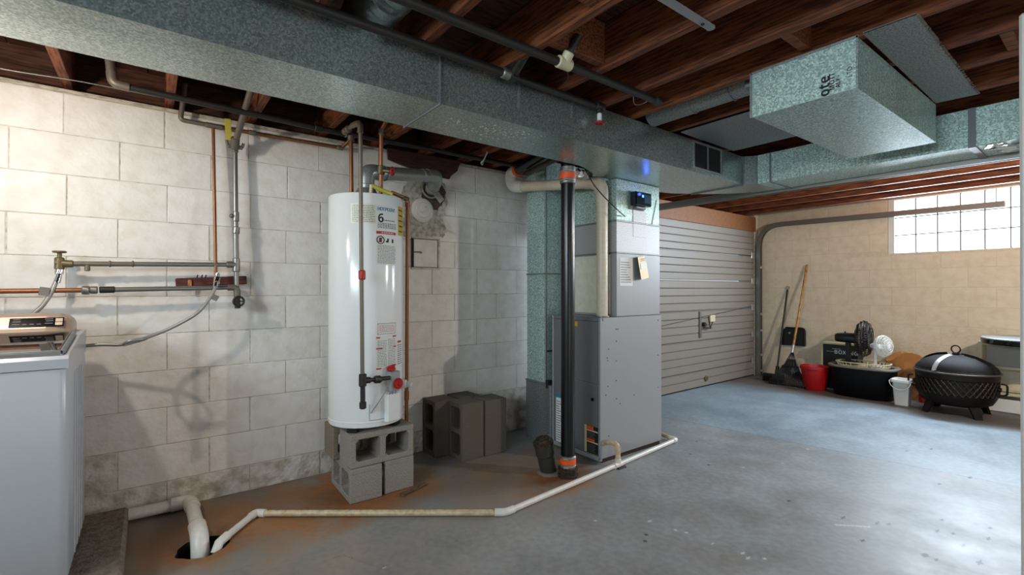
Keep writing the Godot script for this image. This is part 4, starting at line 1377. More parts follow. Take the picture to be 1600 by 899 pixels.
	tube(el, bend([Vector3(HX, 1.85, HZ), Vector3(HX, vy, HZ), Vector3(HX + 0.11, vy + 0.012, HZ - 0.033)], 0.085, 7), 0.048, 24)
	part(v, "elbow", el, mats.tin)
	part(v, "level_run", pipe([Vector3(HX + 0.10, vy + 0.010, HZ - 0.030), Vector3(1.60, 2.018, 0.20)], 0.044, 0, 24), mats.tin)
	var e2 := S()
	tube(e2, bend([Vector3(1.545, 2.01, 0.215), Vector3(1.645, 2.025, 0.185), Vector3(1.655, 1.97, 0.12), Vector3(1.66, 1.955, 0.06)], 0.07, 7), 0.047, 24)
	part(v, "elbow", e2, mats.tin)
	for q in [[Vector3(1.50, 2.002, 0.229), Vector3(0.54, 0.085, -0.16), 0.045, 0.003], [Vector3(1.655, 1.965, 0.10), Vector3(0, -0.2, -1), 0.05, 0.006], [Vector3(1.66, 1.953, 0.045), Vector3(0, -0.2, -1), 0.062, 0.008], [Vector3(HX, 1.855, HZ), Vector3.UP, 0.047, 0.003], [Vector3(1.19, 1.952, 0.321), Vector3(0.54, 0.085, -0.16), 0.046, 0.003]]:
		var rr := S()
		torus(rr, q[0], q[1], q[2], q[3], 26, 6)
		part(v, "seam_ring", rr, mats.tin)
	var dt := S()
	box(dt, Vector3(1.715, 1.91, 0.07), Vector3(0.05, 0.10, 0.004), 0.001, Basis(Vector3.BACK, 0.75))
	rod(dt, Vector3(1.675, 1.945, 0.08), Vector3(1.695, 1.935, 0.075), 0.008, 8)
	part(v, "damper_tag", dt, mats.zinc, "small bright tilted metal tab")

	# black gas pipe dropping in front of the heater
	var g := thing("gas_pipe", "dark iron gas pipe dropping in front of the heater to its valve", "gas pipe", Vector3(0.925, 0.55, 0.66))
	part(g, "drop", pipe([Vector3(0.916, 2.105, 0.655), Vector3(0.931, 0.60, 0.655)], 0.011, 0, 14), mats.old_pipe)
	var un := S()
	rod(un, Vector3(0.927, 1.262, 0.655), Vector3(0.927, 1.316, 0.655), 0.02, 8, 0.006)
	part(g, "union", un, mats.red_paint, "red painted union")
	var te := S()
	rod(te, Vector3(0.931, 0.675, 0.655), Vector3(0.931, 0.745, 0.655), 0.021, 14, 0.004)
	rod(te, Vector3(0.931, 0.709, 0.655), Vector3(0.975, 0.705, 0.652), 0.018, 14, 0.003)
	part(g, "tee", te, mats.black_pipe)
	part(g, "drip_leg", pipe([Vector3(0.931, 0.68, 0.655), Vector3(0.932, 0.57, 0.655)], 0.0135, 0, 14), mats.black_pipe)
	var dc := S()
	rod(dc, Vector3(0.932, 0.552, 0.655), Vector3(0.932, 0.592, 0.655), 0.019, 12, 0.005)
	part(g, "drip_cap", dc, mats.black_pipe)
	var br := S()
	tube(br, [Vector3(0.97, 0.705, 0.652), hp(8, 0.70, HR + 0.05)], 0.012, 12)
	part(g, "branch", br, mats.black_pipe)
	var ct := S()
	rod(ct, Vector3(1.0, 0.703, 0.648), Vector3(1.04, 0.701, 0.64), 0.022, 8, 0.005)
	part(g, "union", ct, mats.black_pipe)
	var te2 := S()
	tube(te2, bend([Vector3(0.9163, 2.07, 0.655), Vector3(0.916, 2.125, 0.655), Vector3(0.914, 2.135, 0.60), Vector3(0.912, 2.14, 0.54)], 0.03), 0.016, 12)
	part(g, "elbow", te2, mats.old_pipe)
	part(g, "level_run", pipe([Vector3(0.912, 2.14, 0.57), Vector3(0.928, 2.157, 0.37)], 0.0125, 0, 12), mats.old_pipe)
	for q in [[Vector3(0.920, 2.147, 0.46), Vector3(0.925, 2.153, 0.41)], [Vector3(0.928, 2.157, 0.385), Vector3(0.93, 2.16, 0.345)]]:
		var te3 := S()
		rod(te3, q[0], q[1], 0.02, 12, 0.004)
		part(g, "coupling", te3, mats.old_pipe)

	# copper water lines of the heater
	var cl := thing("copper_riser", "copper pipe rising from the left nipple of the water heater", "water pipe", Vector3(0.967, 1.79, 0.36))
	part(cl, "riser", pipe([Vector3(0.969, 1.785, 0.36), Vector3(0.964, 2.12, 0.36)], 0.0118, 0, 14), mats.copper)
	var ce := S()
	rod(ce, Vector3(0.964, 2.105, 0.36), Vector3(0.964, 2.14, 0.36), 0.02, 12, 0.003)
	tube(ce, [Vector3(0.964, 2.13, 0.36), Vector3(0.955, 2.20, 0.33)], 0.0145, 12)
	part(cl, "fitting", ce, mats.old_pipe)
	var cr := thing("copper_riser", "copper pipe with a red wheel valve rising behind the water heater flue", "water pipe", Vector3(1.120, 1.79, 0.440))
	part(cr, "riser", pipe([Vector3(1.120, 1.785, 0.440), Vector3(1.122, 2.18, 0.440), Vector3(1.128, 2.235, 0.520)], 0.0125, 0, 14), mats.copper)
	var vb := S()
	rod(vb, Vector3(1.121, 1.910, 0.440), Vector3(1.121, 1.965, 0.440), 0.022, 12, 0.004)
	rod(vb, Vector3(1.121, 1.937, 0.440), Vector3(1.160, 1.931, 0.480), 0.013, 10)
	part(cr, "valve_body", vb, mats.brass)
	var vw := S()
	torus(vw, Vector3(1.170, 1.927, 0.498), Vector3(0.8, -0.1, 0.8), 0.024, 0.006, 22, 8)
	rod(vw, Vector3(1.160, 1.931, 0.484), Vector3(1.175, 1.925, 0.504), 0.009, 10)
	box(vw, Vector3(1.170, 1.927, 0.498), Vector3(0.046, 0.007, 0.006), 0.001, Basis(Vector3.UP, 0.78))
	box(vw, Vector3(1.170, 1.927, 0.498), Vector3(0.007, 0.046, 0.006), 0.001, Basis(Vector3.UP, 0.78))
	part(cr, "valve_wheel", vw, mats.red_paint, "red handwheel")
	var uc := S()
	rod(uc, Vector3(1.122, 2.155, 0.440), Vector3(1.123, 2.19, 0.445), 0.018, 12, 0.003)
	part(cr, "elbow", uc, mats.galv_pipe)
	# yellow flexible connector and relief discharge pipe
	var yl := thing("yellow_connector", "dirty yellow flexible connector lying across the heater top", "connector", Vector3(1.08, 1.80, 0.45))
	part(yl, "hose", pipe(spline([Vector3(1.055, 1.83, 0.47), Vector3(1.10, 1.813, 0.475), Vector3(1.15, 1.795, 0.49), Vector3(1.17, 1.786, 0.50)]), 0.0125, 0, 10), mats.yellow_dirty)
	part(yl, "end_fitting", pipe([Vector3(1.045, 1.772, 0.468), Vector3(1.05, 1.835, 0.468)], 0.01, 0, 10), mats.cream_plastic)
	var dp := thing("discharge_pipe", "slim copper relief discharge pipe running down beside the water heater", "water pipe", Vector3(1.31, 0.02, 0.40))
	part(dp, "tube", pipe([Vector3(1.17, 1.80, 0.49), Vector3(1.305, 1.785, 0.42), Vector3(1.307, 0.02, 0.40)], 0.0115, 0.03, 12), mats.copper)
	var dj := S()
	rod(dj, Vector3(1.306, 1.735, 0.418), Vector3(1.305, 1.775, 0.42), 0.0155, 12, 0.003)
	part(dp, "joint", dj, mats.copper)
	var dk := S()
	rod(dk, Vector3(1.307, 0.50, 0.405), Vector3(1.307, 0.56, 0.405), 0.0150, 12, 0.003)
	part(dp, "joint", dk, mats.copper)
	var oc := S()
	tube(oc, [Vector3(1.26, 1.785, 0.445), Vector3(1.306, 1.785, 0.42)], 0.015, 12)
	part(dp, "elbow", oc, mats.brass)

# ---------------------------------------------------------------- washing machine and its pad
func build_washer() -> void:
	solo("concrete_pad", "rough low concrete curb under the washing machine", "concrete pad", bx(-1.35, -0.085, 0.0, 0.10, 0.10, 1.15, 0.012), mats.pad_concrete)
	var t := thing("washing_machine", "white top-loading washing machine with a champagne control console", "washing machine", Vector3(-0.58, 0.10, 0.5))
	var x0 := -0.93
	var x1 := -0.243
	# cabinet: rounded front corners, loft of plan sections
	var cab := S()
	var secs := []
	for s in [[0.125, 0.004], [0.13, 0.0], [0.905, 0.0], [0.912, 0.003]]:
		secs.append(rrect(x0 + s[1], x1 - s[1], 0.19 + s[1], 0.80 - s[1], 0.03, s[0]))
	loft(cab, secs, true)
	part(t, "cabinet", cab, mats.appliance)
	var sr := S()
	for z in [0.36, 0.44, 0.52, 0.60]:
		addbx(sr, x1 - 0.002, x1 + 0.004, 0.14, 0.88, z, z + 0.02, 0.003)
	part(t, "side_rib", sr, mats.appliance)
	for p in [[x0 + 0.06, 0.25], [x1 - 0.06, 0.25], [x0 + 0.06, 0.74], [x1 - 0.06, 0.74]]:
		var ft := S()
		rod(ft, Vector3(p[0], 0.10, p[1]), Vector3(p[0], 0.128, p[1]), 0.022, 12, 0.003)
		part(t, "foot", ft, mats.rubber)
	# top deck, sloping up to the console
	var dk := S()
	prism(dk, PackedVector2Array([Vector2(-0.802, 0.915), Vector2(-0.802, 0.95), Vector2(-0.79, 0.962), Vector2(-0.42, 1.012), Vector2(-0.19, 1.02), Vector2(-0.19, 0.915)]), x0 - 0.001, x1 + 0.001, Transform3D(ALONGX, Vector3.ZERO))
	part(t, "top_deck", dk, mats.appliance)
	var sl := atan2(0.05, 0.37)
	var lb := Basis(Vector3.RIGHT, sl)
	var lm := Vector3((x0 + x1) * 0.5, 0.996, 0.602)
	var ld := S()
	box(ld, lm, Vector3(0.635, 0.014, 0.352), 0.006, lb)
	var lp := part(t, "lid", ld, mats.lid_glass, "glossy dark glass lid")
	var tr := S()
	box(tr, lm + lb * Vector3(0, 0.0, 0.181), Vector3(0.655, 0.022, 0.016), 0.006, lb)
	part(lp, "lid_front_trim", tr, mats.chrome)
	for s in [-1, 1]:
		var ts := S()
		box(ts, lm + lb * Vector3(s * 0.324, 0.001, 0.0), Vector3(0.014, 0.02, 0.36), 0.006, lb)
		part(lp, "lid_side_trim", ts, mats.galv_smooth)
	# console: a fat rounded wedge that rounds off at its ends
	var cs := S()
	var rings := []
	var prof := [Vector2(0.405, 1.016), Vector2(0.408, 1.030), Vector2(0.395, 1.044), Vector2(0.36, 1.092), Vector2(0.345, 1.102), Vector2(0.29, 1.106), Vector2(0.21, 1.10), Vector2(0.195, 1.08), Vector2(0.195, 1.016)]
	for s in [[0.0, 0.55], [0.006, 0.72], [0.02, 0.85], [0.045, 0.95], [0.09, 1.0], [0.575, 1.0], [0.612, 0.95], [0.635, 0.85], [0.649, 0.70], [0.656, 0.45]]:
		var ring := []
		for p in prof:
			ring.append(Vector3(x0 + s[0], 1.018 + (p.y - 1.018) * s[1], 0.195 + (p.x - 0.195) * (0.5 + 0.5 * s[1])))
		rings.append(ring)
	for r in rings:
		r.reverse()
	loft(cs, rings, false)
	var cp := part(t, "console", cs, mats.champagne)
	# display panel on the sloping console face
	var ca := Vector3(-0.383, 1.0685, 0.3785)
	var ny := Vector3(0, 0.035, 0.048).normalized()
	var cb := Basis(Vector3.RIGHT, Vector3(0, 0.048, -0.035).normalized(), ny)
	var dp := S()
	box(dp, ca, Vector3(0.168, 0.046, 0.003), 0.001, cb)
	var pp := part(cp, "display_panel", dp, mats.black_gloss, "black display panel")
	var bt := S()
	box(bt, ca + cb * Vector3(0.068, 0.009, 0.0018), Vector3(0.024, 0.018, 0.002), 0.001, cb)
	box(bt, ca + cb * Vector3(0.068, -0.010, 0.0018), Vector3(0.024, 0.016, 0.002), 0.001, cb)
	part(cp, "start_button", bt, mats.champagne)
	var dpt := S()
	for q in [[-0.062, 0.015, 0.022], [-0.062, 0.004, 0.024], [-0.064, -0.009, 0.022], [-0.038, -0.010, 0.013], [-0.016, -0.010, 0.013], [0.006, -0.010, 0.013], [0.036, 0.015, 0.026], [0.038, 0.005, 0.024], [0.036, -0.007, 0.026]]:
		box(dpt, ca + cb * Vector3(q[0], q[1], 0.0018), Vector3(q[2], 0.003, 0.001), 0, cb)
	part(cp, "display_print", dpt, mats.grey_plastic).set_meta("kind", "stuff")

func rrect(xa: float, xb: float, za: float, zb: float, r: float, y: float) -> Array:  # rounded rectangle in plan, counter-clockwise seen from above
	var out := []
	for c in [[xb - r, zb - r, -90.0], [xb - r, za + r, 0.0], [xa + r, za + r, 90.0], [xa + r, zb - r, 180.0]]:
		for k in 6:
			var a := deg_to_rad(c[2] + 18.0 * k)
			out.append(Vector3(c[0] + r * cos(a), y, c[1] - r * sin(a)))
	return out

# ---------------------------------------------------------------- pipes on the block wall
func fitting(t: Node3D, called: String, a: Vector3, b: Vector3, r: float, m: Material) -> MeshInstance3D:
	var st := S()
	rod(st, a, b, r, 12, minf(0.004, r * 0.3))
	return part(t, called, st, m)

func hose_valve(t: Node3D, at: Vector3, out: Vector3) -> void:
	var b := S()
	rod(b, at + Vector3(-0.016, 0, 0), at + Vector3(0.05, 0, 0), 0.018, 12, 0.004)
	rod(b, at + Vector3(0, -0.03, 0), at + Vector3(0, 0.03, 0), 0.019, 12, 0.005)
	rod(b, at + Vector3(0, 0.03, 0), at + Vector3(0, 0.052, 0), 0.009, 10)
	var v := part(t, "hose_valve", b, mats.brass)
	var h := S()
	torus(h, at + Vector3(0, 0.056, 0), Vector3.UP, 0.022, 0.005, 18, 8)
	box(h, at + Vector3(0, 0.056, 0), Vector3(0.04, 0.006, 0.007), 0.001)
	part(v, "valve_handle", h, mats.brass)

func build_wall_pipes() -> void:
	# galvanised riser with its tee and the upper level branch
	var t := thing("supply_pipe", "galvanised water pipe coming down the block wall and branching level to a brass hose valve", "water pipe", Vector3(0.40, 1.15, 0.1))
	part(t, "slanted_pipe", pipe([Vector3(0.43, 2.30, 0.40), Vector3(0.386, 2.045, 0.10)], 0.0165, 0, 14), mats.old_pipe)
	part(t, "riser", pipe([Vector3(0.389, 2.03, 0.075), Vector3(0.394, 1.37, 0.095)], 0.0135, 0, 14), mats.galv_pipe)
	fitting(t, "coupling", Vector3(0.393, 1.53, 0.092), Vector3(0.394, 1.57, 0.091), 0.019, mats.galv_pipe)
	var c := fitting(t, "bleed_tee", Vector3(0.393, 1.60, 0.09), Vector3(0.393, 1.66, 0.088), 0.017, mats.galv_pipe)
	fitting(c, "plug", Vector3(0.393, 1.628, 0.089), Vector3(0.362, 1.632, 0.10), 0.012, mats.old_pipe)
	fitting(t, "coupling", Vector3(0.389, 2.0, 0.076), Vector3(0.389, 2.03, 0.075), 0.018, mats.galv_pipe)
	var te := S()
	rod(te, Vector3(0.394, 1.31, 0.096), Vector3(0.394, 1.39, 0.095), 0.019, 14, 0.004)
	rod(te, Vector3(0.394, 1.352, 0.096), Vector3(0.345, 1.351, 0.098), 0.019, 14, 0.004)
	part(t, "tee", te, mats.galv_pipe)
	part(t, "level_branch", pipe([Vector3(0.36, 1.351, 0.098), Vector3(-0.07, 1.340, 0.10)], 0.0125, 0, 14), mats.galv_pipe)
	part(t, "level_branch", pipe([Vector3(-0.07, 1.340, 0.10), Vector3(-0.31, 1.334, 0.102)], 0.0125, 0, 14), mats.old_pipe)
	part(t, "lower_riser", pipe([Vector3(0.394, 1.32, 0.096), Vector3(0.398, 1.17, 0.10)], 0.0125, 0, 14), mats.galv_pipe)
	hose_valve(t, Vector3(-0.345, 1.334, 0.102), Vector3.DOWN)
	fitting(t, "pipe_clip", Vector3(-0.245, 1.338, 0.102), Vector3(-0.245, 1.300, 0.102), 0.011, mats.old_pipe)
	fitting(t, "pipe_clip", Vector3(-0.165, 1.338, 0.10), Vector3(-0.155, 1.338, 0.10), 0.0165, mats.old_pipe)
	fitting(t, "pipe_clip", Vector3(-0.075, 1.341, 0.10), Vector3(-0.065, 1.341, 0.10), 0.0165, mats.old_pipe)
	var gv := S()
	rod(gv, Vector3(0.386, 2.02, 0.085), Vector3(0.384, 2.075, 0.13), 0.024, 12, 0.006)
	rod(gv, Vector3(0.35, 2.03, 0.095), Vector3(0.425, 2.03, 0.095), 0.012, 10, 0.003)
	rod(gv, Vector3(0.352, 2.03, 0.095), Vector3(0.343, 2.06, 0.105), 0.008, 8, 0.002)
	rod(gv, Vector3(0.422, 2.03, 0.095), Vector3(0.43, 2.055, 0.105), 0.008, 8, 0.002)
	part(t, "gate_valve", gv, mats.old_pipe, "corroded valve at the wall top")
	var tg := S()
	box(tg, Vector3(0.350, 2.115, 0.125), Vector3(0.03, 0.12, 0.003), 0.001, Basis(Vector3.BACK, 0.06))
	part(t, "paper_tag", tg, mats.yellow_dirty, "yellowed paper tag")
	# lower level line, copper then iron, ending in the stop valve
	var h := thing("laundry_line", "lower level pipe on the block wall, copper on the left and iron on the right", "water pipe", Vector3(0.0, 1.2, 0.11))
	part(h, "copper_length", pipe([Vector3(-1.3, 1.190, 0.112), Vector3(-0.255, 1.206, 0.112)], 0.0115, 0, 12), mats.copper)
	part(h, "iron_length", pipe([Vector3(-0.19, 1.207, 0.112), Vector3(0.385, 1.221, 0.108)], 0.0125, 0, 12), mats.galv_pipe)
	var jn := S()
	rod(jn, Vector3(-0.265, 1.206, 0.112), Vector3(-0.235, 1.206, 0.112), 0.022, 8, 0.004)
	rod(jn, Vector3(-0.235, 1.206, 0.112), Vector3(-0.205, 1.207, 0.112), 0.019, 12, 0.004)
	part(h, "union", jn, mats.galv_pipe)
	var sl := S()
	rod(sl, Vector3(-0.20, 1.207, 0.112), Vector3(-0.14, 1.209, 0.112), 0.0165, 12, 0.003)
	part(h, "sleeve", sl, mats.black_pipe)
	var el := S()
	tube(el, bend([Vector3(0.35, 1.22, 0.109), Vector3(0.396, 1.221, 0.108), Vector3(0.398, 1.165, 0.108)], 0.03), 0.018, 12)
	part(h, "elbow", el, mats.old_pipe)
	var sv := S()
	rod(sv, Vector3(0.399, 1.175, 0.108), Vector3(0.40, 1.10, 0.108), 0.015, 12, 0.003)
	rod(sv, Vector3(0.40, 1.145, 0.108), Vector3(0.40, 1.142, 0.145), 0.011, 10)
	var vb := part(h, "stop_valve", sv, mats.black_pipe)
	var wh := S()
	torus(wh, Vector3(0.40, 1.142, 0.15), Vector3.BACK, 0.026, 0.006, 22, 8)
	box(wh, Vector3(0.40, 1.142, 0.15), Vector3(0.05, 0.008, 0.006), 0.001)
	box(wh, Vector3(0.40, 1.142, 0.15), Vector3(0.008, 0.05, 0.006), 0.001)
	part(vb, "valve_wheel", wh, mats.black_pipe, "dark round handwheel")
	# red-brown board behind the pipes
	var wb := thing("pipe_board", "short red-brown board fixed to the block wall behind the pipes", "board", Vector3(0.285, 1.255, 0.02))
	var ws := S()
	box(ws, Vector3(0.285, 1.256, 0.018), Vector3(0.345, 0.048, 0.036), 0.004, Basis(Vector3.BACK, 0.055))
	part(wb, "board", ws, mats.red_wood)
	part(wb, "wood_peg", bx(0.168, 0.186, 1.205, 1.262, 0.036, 0.046, 0.002), mats.light_wood)
	for x in [0.21, 0.232, 0.25]:
		fitting(wb, "nail", Vector3(x, 1.272, 0.02), Vector3(x + 0.004, 1.292, 0.03), 0.003, mats.black_pipe)
	# copper riser and the line along the wall top
	var cr := thing("copper_line", "long copper pipe along the wall top with one thin riser dropping to the board", "water pipe", Vector3(0.29, 1.27, 0.07))
	part(cr, "riser", pipe([Vector3(0.283, 2.13, 0.068), Vector3(0.294, 1.275, 0.105)], 0.0085, 0, 10), mats.copper)
	part(cr, "grey_end", pipe([Vector3(0.151, 2.34, 0.075), Vector3(0.131, 2.138, 0.068), Vector3(0.27, 2.136, 0.068)], 0.0125, 0.02, 12), mats.old_pipe)
	part(cr, "copper_run", pipe([Vector3(0.26, 2.136, 0.068), Vector3(0.60, 2.137, 0.068), Vector3(1.0, 2.142, 0.068)], 0.0115, 0, 12), mats.copper)
	fitting(cr, "coupling", Vector3(0.245, 2.136, 0.068), Vector3(0.33, 2.136, 0.068), 0.0155, mats.old_pipe)
	fitting(cr, "coupling", Vector3(0.46, 2.137, 0.068), Vector3(0.50, 2.137, 0.068), 0.015, mats.old_pipe)
	fitting(cr, "coupling", Vector3(0.97, 2.142, 0.068), Vector3(1.01, 2.142, 0.068), 0.016, mats.old_pipe)
	part(cr, "tail", pipe([Vector3(1.0, 2.142, 0.068), Vector3(1.06, 2.21, 0.12), Vector3(1.09, 2.25, 0.17)], 0.0115, 0, 10), mats.copper)
	# two washer hoses
	var lh := thing("washer_hose", "short braided hose hanging from the left brass valve behind the washer console", "hose", Vector3(-0.36, 1.1, 0.12))
	part(lh, "hose", pipe(spline([Vector3(-0.346, 1.30, 0.102), Vector3(-0.352, 1.262, 0.106), Vector3(-0.372, 1.19, 0.128), Vector3(-0.40, 1.13, 0.145), Vector3(-0.432, 1.09, 0.155), Vector3(-0.47, 1.03, 0.16), Vector3(-0.48, 0.9, 0.16)]), 0.0095, 0, 10), mats.hose_braid)
	var ln := S()
	rod(ln, Vector3(-0.346, 1.282, 0.103), Vector3(-0.346, 1.308, 0.102), 0.017, 8, 0.003)
	rod(ln, Vector3(-0.352, 1.24, 0.111), Vector3(-0.346, 1.282, 0.103), 0.012, 10, 0.003)
	part(lh, "hose_nut", ln, mats.chrome)
	var lt := S()
	box(lt, Vector3(-0.392, 1.20, 0.142), Vector3(0.035, 0.04, 0.002), 0, Basis(Vector3.BACK, -0.15))
	part(lh, "hose_tag", lt, mats.taupe_plastic)
	var rh := thing("washer_hose", "long braided hose looping from the board down to the back of the washer", "hose", Vector3(0.29, 1.24, 0.14))
	part(rh, "hose", pipe(spline([Vector3(0.296, 1.268, 0.135), Vector3(0.279, 1.20, 0.16), Vector3(0.209, 1.09, 0.185), Vector3(0.096, 1.013, 0.182), Vector3(0.0, 0.970, 0.187), Vector3(-0.062, 0.949, 0.215), Vector3(-0.098, 0.943, 0.268), Vector3(-0.079, 0.962, 0.312), Vector3(-0.030, 0.968, 0.298), Vector3(-0.014, 0.968, 0.262), Vector3(-0.04, 0.955, 0.22), Vector3(-0.113, 0.936, 0.185), Vector3(-0.20, 0.94, 0.165), Vector3(-0.34, 0.93, 0.15)]), 0.0085, 0, 10), mats.hose_braid)
	var rn := S()
	rod(rn, Vector3(0.298, 1.275, 0.125), Vector3(0.294, 1.245, 0.145), 0.017, 8, 0.003)
	rod(rn, Vector3(0.296, 1.262, 0.136), Vector3(0.287, 1.222, 0.153), 0.013, 10, 0.003)
	rod(rn, Vector3(0.300, 1.30, 0.12), Vector3(0.298, 1.27, 0.128), 0.012, 8, 0.002)
	part(rh, "hose_nut", rn, mats.chrome)
	var rt := S()
	box(rt, Vector3(0.283, 1.165, 0.172), Vector3(0.034, 0.03, 0.002), 0, Basis(Vector3.BACK, -0.5))
	part(rh, "hose_tag", rt, mats.taupe_plastic)

func build_ceiling_pipes() -> void:
	# dark iron pipe between trunk duct and wall
	var t := thing("iron_pipe", "dark iron pipe running level under the joists between trunk duct and block wall", "gas pipe", Vector3(0.4, 2.19, 0.28))
	part(t, "grey_drop", pipe([Vector3(-0.165, 2.40, 0.28), Vector3(-0.145, 2.212, 0.28)], 0.019, 0, 14), mats.old_pipe)
	var e := S()
	tube(e, bend([Vector3(-0.148, 2.245, 0.28), Vector3(-0.142, 2.193, 0.28), Vector3(-0.08, 2.189, 0.28)], 0.04), 0.022, 14)
	part(t, "elbow", e, mats.old_pipe)
	part(t, "level_run", pipe([Vector3(-0.10, 2.189, 0.28), Vector3(0.96, 2.17, 0.28)], 0.0165, 0, 14), mats.black_pipe)
	var c := S()
	rod(c, Vector3(0.775, 2.173, 0.28), Vector3(0.82, 2.173, 0.28), 0.024, 12, 0.004)
	part(t, "coupling", c, mats.black_pipe)
	part(t, "level_run", pipe([Vector3(0.975, 2.178, 0.27), Vector3(2.35, 2.19, 0.27)], 0.0165, 0, 12), mats.black_pipe)
	var w := S()
	rod(w, Vector3(0.955, 2.17, 0.28), Vector3(0.964, 2.17, 0.28), 0.021, 14, 0.002)
	part(t, "white_collar", w, mats.galv_smooth, "pale end collar")
	solo("loose_cable", "thin grey cable strung under the joist ends above the block wall", "cable", pipe(spline([Vector3(-0.9, 2.205, 0.15), Vector3(-0.53, 2.20, 0.15), Vector3(-0.26, 2.213, 0.15), Vector3(0.04, 2.214, 0.15), Vector3(0.22, 2.226, 0.15)]), 0.003, 0, 6), mats.galv_pipe)
	# two black pipes running along the garage side of the trunk
	for s in [["long black iron pipe under the joists, the one nearer the trunk duct", 1.50, 1.29], ["long black iron pipe under the joists, the one farther from the trunk duct", 1.727, 2.10]]:
		var z: float = s[1]
		var x1: float = s[2]
		var p := thing("iron_pipe", s[0], "gas pipe", Vector3(0.5, 2.19, z))
		part(p, "level_run", pipe([Vector3(-2.5, 2.198, z), Vector3(x1, 2.192, z)], 0.0185, 0, 14), mats.black_pipe)
		var cp := S()
		rod(cp, Vector3(x1 - 0.03, 2.192, z), Vector3(x1 + 0.015, 2.192, z), 0.025, 12, 0.005)
		part(p, "end_cap", cp, mats.black_pipe if x1 > 1.5 else mats.galv_pipe)
		if x1 > 1.5:
			var te := S()
			rod(te, Vector3(1.39, 2.194, z), Vector3(1.47, 2.194, z), 0.026, 12, 0.005)
			rod(te, Vector3(1.43, 2.194, z), Vector3(1.435, 2.235, z + 0.03), 0.024, 12, 0.004)
			part(p, "pale_tee", te, mats.cream_plastic, "pale tee fitting")
			part(p, "dark_branch", pipe([Vector3(1.435, 2.225, z + 0.02), Vector3(1.46, 2.30, z + 0.06)], 0.019, 0, 12), mats.black_pipe)
			part(p, "loose_wire", pipe(spline([Vector3(1.46, 2.20, z - 0.02), Vector3(1.475, 2.15, z - 0.02), Vector3(1.455, 2.12, z - 0.03)]), 0.002, 0, 5), mats.cord)
			part(p, "loose_wire", pipe(spline([Vector3(1.93, 2.19, z - 0.02), Vector3(1.95, 2.15, z - 0.03), Vector3(2.0, 2.16, z - 0.02), Vector3(2.06, 2.20, z)]), 0.002, 0, 5), mats.galv_pipe)
		else:
			var hg := S()
			addbx(hg, 1.30, 1.34, 2.17, 2.235, 1.455, 1.53, 0.004)
			rod(hg, Vector3(1.32, 2.19, 1.5), Vector3(1.32, 2.26, 1.60), 0.022, 12, 0.003)
			part(p, "dark_fitting", hg, mats.black_pipe)
	# continuation of the nearer pipe with a red-handled valve above the trunk
	var v := thing("iron_pipe", "short black pipe over the trunk duct ending in a small red-handled valve", "gas pipe", Vector3(1.7, 2.2, 1.46))
	part(v, "level_run", pipe([Vector3(1.345, 2.20, 1.475), Vector3(1.93, 2.20, 1.475)], 0.0165, 0, 12), mats.black_pipe)
	var ve := S()
	rod(ve, Vector3(1.90, 2.20, 1.475), Vector3(1.965, 2.20, 1.475), 0.024, 12, 0.005)
	rod(ve, Vector3(1.935, 2.20, 1.475), Vector3(1.935, 2.165, 1.475), 0.02, 12, 0.003)
	part(v, "elbow", ve, mats.black_pipe)
	var vs := S()
	rod(vs, Vector3(1.935, 2.165, 1.475), Vector3(1.935, 2.125, 1.475), 0.013, 12, 0.003)
	part(v, "valve_stem", vs, mats.white_plastic)
	var vh := S()
	torus(vh, Vector3(1.935, 2.112, 1.475), Vector3(0.1, 1, 0.2), 0.022, 0.006, 18, 8)
	rod(vh, Vector3(1.935, 2.125, 1.475), Vector3(1.935, 2.106, 1.475), 0.008, 8)
	box(vh, Vector3(1.935, 2.112, 1.475), Vector3(0.042, 0.006, 0.008), 0.001)
	part(v, "valve_handle", vh, mats.red_paint, "red handle")
	# grey flat bar sticking out under the joists
	var gb := thing("flat_bar", "flat grey metal bar with a rounded end fixed under joists", "metal bar", Vector3(1.4, 2.22, 2.236))
	var gs := S()
	var gp := PackedVector2Array([Vector2(0.7, 2.219), Vector2(1.73, 2.222)])
	for k in 9:
		var a := -PI / 2 + PI * k / 8
		gp.append(Vector2(1.725 + 0.017 * cos(a), 2.236 + 0.017 * sin(a)))
	gp.append(Vector2(0.7, 2.255))
	slab(gs, gp, 2.222, 2.2285)
	part(gb, "bar", gs, mats.steel_grey)
	var bo := S()
	rod(bo, Vector3(1.67, 2.217, 2.236), Vector3(1.67, 2.223, 2.236), 0.007, 10, 0.001)
	part(gb, "bolt", bo, mats.black_pipe)

